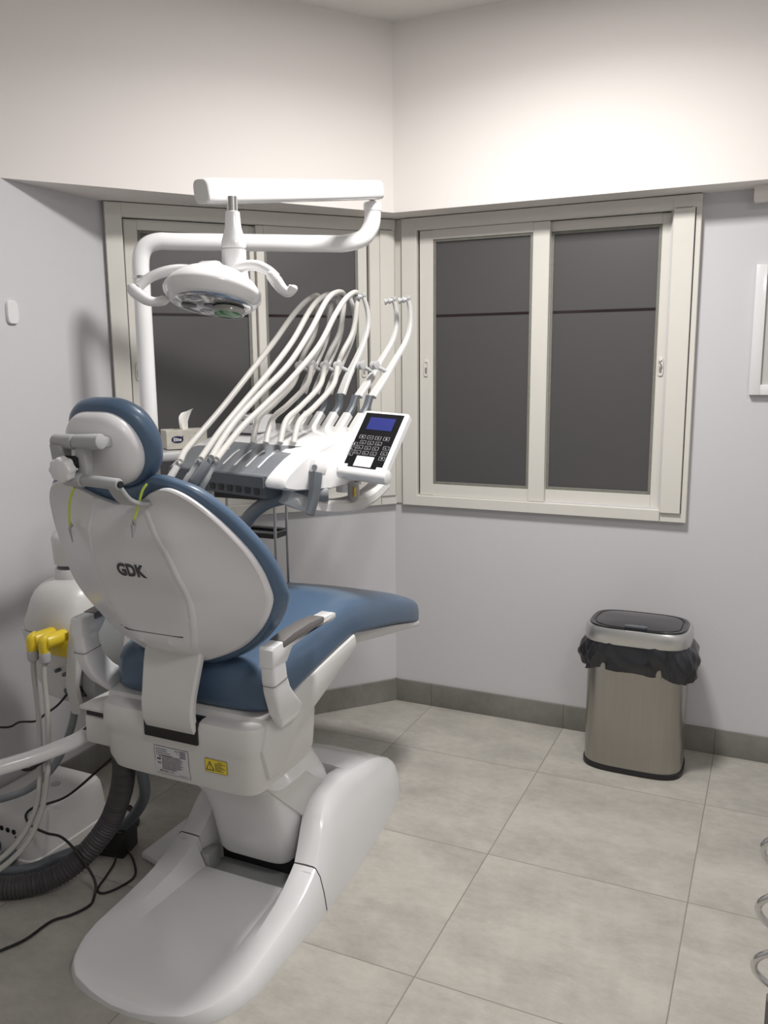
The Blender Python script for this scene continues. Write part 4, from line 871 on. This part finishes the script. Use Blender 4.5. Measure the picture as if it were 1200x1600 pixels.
HL = {1: 'dental handpiece farthest left on the grey console cover, with white hose',
      2: 'slim dental handpiece second from the left on the grey console cover, with white hose',
      3: 'thick grey-sleeved dental handpiece nearest the ribs of the console cover, with white hose',
      4: 'dental handpiece tucked behind the thick grey-sleeved one on the console cover'}
HEND = {1: (-1.530, 1.835, 1.190), 2: (-1.490, 1.865, 1.190), 3: (-1.470, 1.865, 1.185), 4: (-1.440, 1.885, 1.190)}
for i in range(1, 5):
    e0 = Vector(HZ[i][-1]); e1 = Vector(HEND[i]); dr = (e1 - e0).normalized()
    t = thing('dental_handpiece', HL[i], 'handpiece', e1, 'handpieces on the instrument console')
    tp = AP(i, *prof(i)[-1]) + WL * .018 - DD * .014 + Vector((0, 0, .006))
    rc = RC[i] + Vector((0, 0, .012))
    base = Vector(LW[i][0]); 
    bm = bmnew(); fr = [Vector(p) for p in HZ[i]]; sft = tp - fr[0]
    fr2 = [p + sft * max(0, 1 - k / 4.0) for k, p in enumerate(fr)]
    lw = [Vector(p) for p in LW[i]]; lw[0].z = topz(.2) + 0.0; lw2 = lw[:]
    mid = [rc + (tp - rc) * .15 + DD * .012, rc + (tp - rc) * .45 + DD * .035, rc + (tp - rc) * .8 + DD * .02]
    tube(bm, lw2 + [rc - Vector((0, 0, .012))] + mid + [tp + Vector((0, 0, .006))] + fr2[1:], .0094, 12, 6); finish(bm, 'hose', M['hose'], t, ang=60)
    bm = bmnew()
    L = (e1 - e0).length
    if i == 3: pr_ = [(0, .007), (.1, .0095), (.14, .0135), (.62, .0145), (.66, .0150), (.70, .012), (1.0, .0085), (1.02, .004)]
    elif i == 1: pr_ = [(0, .007), (.1, .0095), (.6, .0105), (.85, .0125), (1, .011), (1.03, .005)]
    else: pr_ = [(0, .007), (.05, .0085), (.45, .0088), (.48, .0108), (.92, .0100), (1, .006)]
    u = dr.cross(Vector((0, 0, 1))).normalized(); w = dr.cross(u)
    rings(bm, [[e0 + dr * L * a + (u * math.cos(x) + w * math.sin(x)) * r_ for x in [2 * math.pi * k / 20 for k in range(20)]] for a, r_ in pr_])
    finish(bm, 'handle', M['body'] if i == 1 else (M['greyplastic'] if i == 3 else M['greylight']), t, ang=40)
    bm = bmnew(); rod(bm, e0 + dr * L * .02, e0 + dr * L * .12, .0104, 18, bev=.001); finish(bm, 'connector_ring', M['satin'], t)

# ------------------------------------------------------------------ trolley behind the chair
tr = thing('metal_trolley', 'small metal trolley with dark baskets half hidden behind the backrest', 'trolley', (-1.72, 2.62, 0))
bm = bmnew()
TX0, TX1, TY0, TY1 = -1.86, -1.60, 2.52, 2.60
def trl(bm, z, h, mtl):
    pass
for z, h, nm in ((1.062, .055, 'basket'), (.925, .018, 'lower_tray')):
    bm = bmnew()
    for (a, b, c, dd) in ((TX0, TX1, TY0, TY0 + .004), (TX0, TX1, TY1 - .004, TY1), (TX0, TX0 + .004, TY0, TY1), (TX1 - .004, TX1, TY0, TY1)): box2(bm, (a, c, z), (b, dd, z + h))
    box2(bm, (TX0, TY0, z - .004), (TX1, TY1, z))
    bk = finish(bm, nm, M['basket'], tr)
    bm = bmnew(); tube(bm, [(TX0, TY0, z + h), (TX1, TY0, z + h), (TX1, TY1, z + h), (TX0, TY1, z + h), (TX0, TY0, z + h)], .005, 8, 1); finish(bm, 'rim_wire', M['greylight'], bk)
for x in (TX0, TX1):
    for y in (TY0, TY1):
        bm = bmnew(); rod(bm, (x, y, .03), (x, y, 1.12), .0055, 10); lg = finish(bm, 'leg', M['satin'], tr)
        bm = bmnew(); rod(bm, (x - .007, y, .018), (x + .007, y, .018), .018, 14); finish(bm, 'castor', M['black'], lg)

# ------------------------------------------------------------------ waste bin
bn = thing('waste_bin', 'brushed steel sensor waste bin with black lid by the back wall', 'waste bin', (-.430, 3.205, 0))
bx, by, bw, bd = -.428, 3.205, .186, .130
def bring(q, z, p=.55, dw=0): return [(bx + a, by + b, z) for a, b in selip(0, 0, bw * q + dw, bd * q + dw, p, 64)]
bm = bmnew(); rings(bm, [bring(.985, 0), bring(1.0, .002), bring(1.0, .018), bring(.985, .022)]); finish(bm, 'foot_rim', M['black'], bn)
bm = bmnew(); rings(bm, [bring(.975, .02), bring(.975, .50)]); finish(bm, 'steel_body', M['steel'], bn)
bm = bmnew(); rings(bm, [bring(.97, 0.5010), bring(1.02, 0.5030), bring(1.035, 0.5070), bring(1.035, 0.5380), bring(1.02, 0.5540), bring(.99, 0.5620), bring(.955, 0.5620), bring(.95, 0.5560)], cap=False); rm = finish(bm, 'lid_rim', M['rim'], bn, ang=50)
bm = bmnew(); rings(bm, [bring(.95, 0.5260), bring(.955, 0.5600), bring(.93, 0.5670), bring(.87, 0.5660), bring(.86, 0.5620), bring(.835, 0.5620), bring(.82, 0.5670), bring(.6, 0.5710), bring(.1, 0.5720)]); ld = finish(bm, 'lid', M['blackgloss'], bn, ang=35)
bm = bmnew(); rings(bm, [[(bx + a, by - bd * .72 + b, z) for a, b in selip(0, 0, .040, .010, .4, 20)] for z in (0.5640, 0.5735)]); finish(bm, 'sensor_window', M['greydark'], ld)
bm = bmnew(); box(bm, (bx - .01, by - bd * .72, 0.5740), (.03, .004, .0006)); box(bm, (bx + .025, by - bd * .72, 0.5740), (.006, .005, .0006)); finish(bm, 'button_print', M['keyline'], ld)
bm = bmnew(); rs = []; n = 128
for k in range(14):
    t_ = k / 13; z = 0.5160 - .118 * t_; r_ = []
    for i in range(n):
        th_ = 2 * math.pi * i / n; c, s = math.cos(th_), math.sin(th_)
        q = 1.0 + .05 * math.sin(math.pi * min(1, t_ * 1.05)) + .025 * t_
        wv = (.006 * math.sin(9 * th_ + 4 * t_) + .004 * math.sin(17 * th_ - 7 * t_ + 1) + .003 * math.sin(31 * th_ + 9 * t_)) * (.3 + t_)
        side = abs(c) ** 4; wv += .016 * side * math.sin(math.pi * t_ * .9) + .026 * t_ * max(0, math.cos(th_ + .5)) ** 14
        a = bw * q * math.copysign(abs(c) ** .55, c) + wv * c; b = bd * q * math.copysign(abs(s) ** .55, s) + wv * s
        zz = z + t_ * (.014 * math.cos(th_ * 1 - .3) ** 2 + .005 * math.sin(3 * th_ + 1) + -.020 * side * (1 - side) * 4) + .0012 * math.sin(13 * th_ + t_ * 10)
        r_.append((bx + a, by + b, zz))
    rs.append(r_)
rings(bm, rs, cap=False)
bg = finish(bm, 'bin_liner', M['bag'], loc=(bx, by, .36), ang=70); tag(bg, 'black plastic bag folded over the top of the steel bin', 'bin bag')

# ------------------------------------------------------------------ chrome ring rack at the right edge
rk = thing('ring_rack', 'grey stand with stacked chrome rings at the right edge near the floor', 'rack', (.20, 1.62, 0))
bm = bmnew(); box2(bm, (.046, 1.475, 0), (.40, 1.500, .425), bev=.003); box2(bm, (.06, 1.50, 0), (.40, 1.66, .02), bev=.003); finish(bm, 'stand_body', M['armpad'], rk)
bm = bmnew(); rod(bm, (.135, 1.535, .015), (.135, 1.535, .80), .010, 18, bev=.002); finish(bm, 'post', M['satin'], rk)
for k, (z, q) in enumerate(((.696, .050), (.584, .054), (.472, .058))):
    bm = bmnew(); cc = Vector((.018 + q + .005, 1.50, z)); tl = Matrix.Rotation(R(14), 3, 'X')
    ring = [cc + tl @ Vector((q * math.cos(a), 0, q * .80 * math.sin(a))) for a in [2 * math.pi * i / 48 for i in range(49)]]
    tube(bm, ring, .0064, 12, 1, cap=False); rg = finish(bm, 'ring', M['chrome'], rk, ang=60)
    bm = bmnew(); c2 = cc + Vector((.012, .03, .052)); ring = [c2 + tl @ Vector((.042 * math.cos(a), 0, .022 * math.sin(a))) for a in [2 * math.pi * i / 36 for i in range(37)]]
    tube(bm, ring, .0045, 10, 1, cap=False); finish(bm, 'small_ring', M['satin'], rg, ang=60)

# ------------------------------------------------------------------ lights, camera
cl = bmnew(); box2(cl, (-.95, 1.93, H - .012), (-.45, 2.43, H - .001), bev=.003)
lf = finish(cl, 'ceiling_light', M['plastic'], loc=(-.7, 2.18, H - .012)); tag(lf, 'flat square ceiling light panel above the chair', 'ceiling light')
def area(name, loc, size, power, col, rot=(0, 0, 0)):
    l = bpy.data.lights.new(name, 'AREA'); l.shape = 'SQUARE'; l.size = size; l.energy = power; l.color = col
    o = bpy.data.objects.new(name, l); C.objects.link(o); o.location = loc; o.rotation_euler = rot; return o
pl_ = area('panel_light', (-.70, 2.18, H - .02), 0.32, 21, (1.0, .968, .94)); pl_.data.spread = R(158)
area('panel_glow', (-.70, 2.18, H - .021), .32, 23, (1.0, .968, .94))
area('rear_fill_light', (.65, .55, H - .02), .5, 19, (1.0, .97, .95))  # added fill lamp, stands for no fixture in the room
w = bpy.data.worlds.new('world'); bpy.context.scene.world = w; w.use_nodes = True
w.node_tree.nodes['Background'].inputs[0].default_value = (.5, .5, .52, 1); w.node_tree.nodes['Background'].inputs[1].default_value = .05
cam = bpy.data.cameras.new('camera'); co = bpy.data.objects.new('camera', cam); C.objects.link(co)
cam.sensor_fit = 'VERTICAL'; cam.sensor_height = 24; cam.lens = 1324.97 / 1600 * 24; cam.clip_start = .02
y_, p_, r_ = R(24.944), R(9.966), R(-.519)
fw = Vector((-math.sin(y_) * math.cos(p_), math.cos(y_) * math.cos(p_), -math.sin(p_))); rt = Vector((math.cos(y_), math.sin(y_), 0)); up = rt.cross(fw)
rt2 = rt * math.cos(r_) + up * math.sin(r_); up2 = up * math.cos(r_) - rt * math.sin(r_)
mw = Matrix((rt2, up2, -fw)).transposed().to_4x4(); mw.translation = Vector((0, 0, 1.536)); co.matrix_world = mw
sc = bpy.context.scene; sc.camera = co
sc.view_settings.view_transform = 'Standard'; sc.view_settings.exposure = 0.0
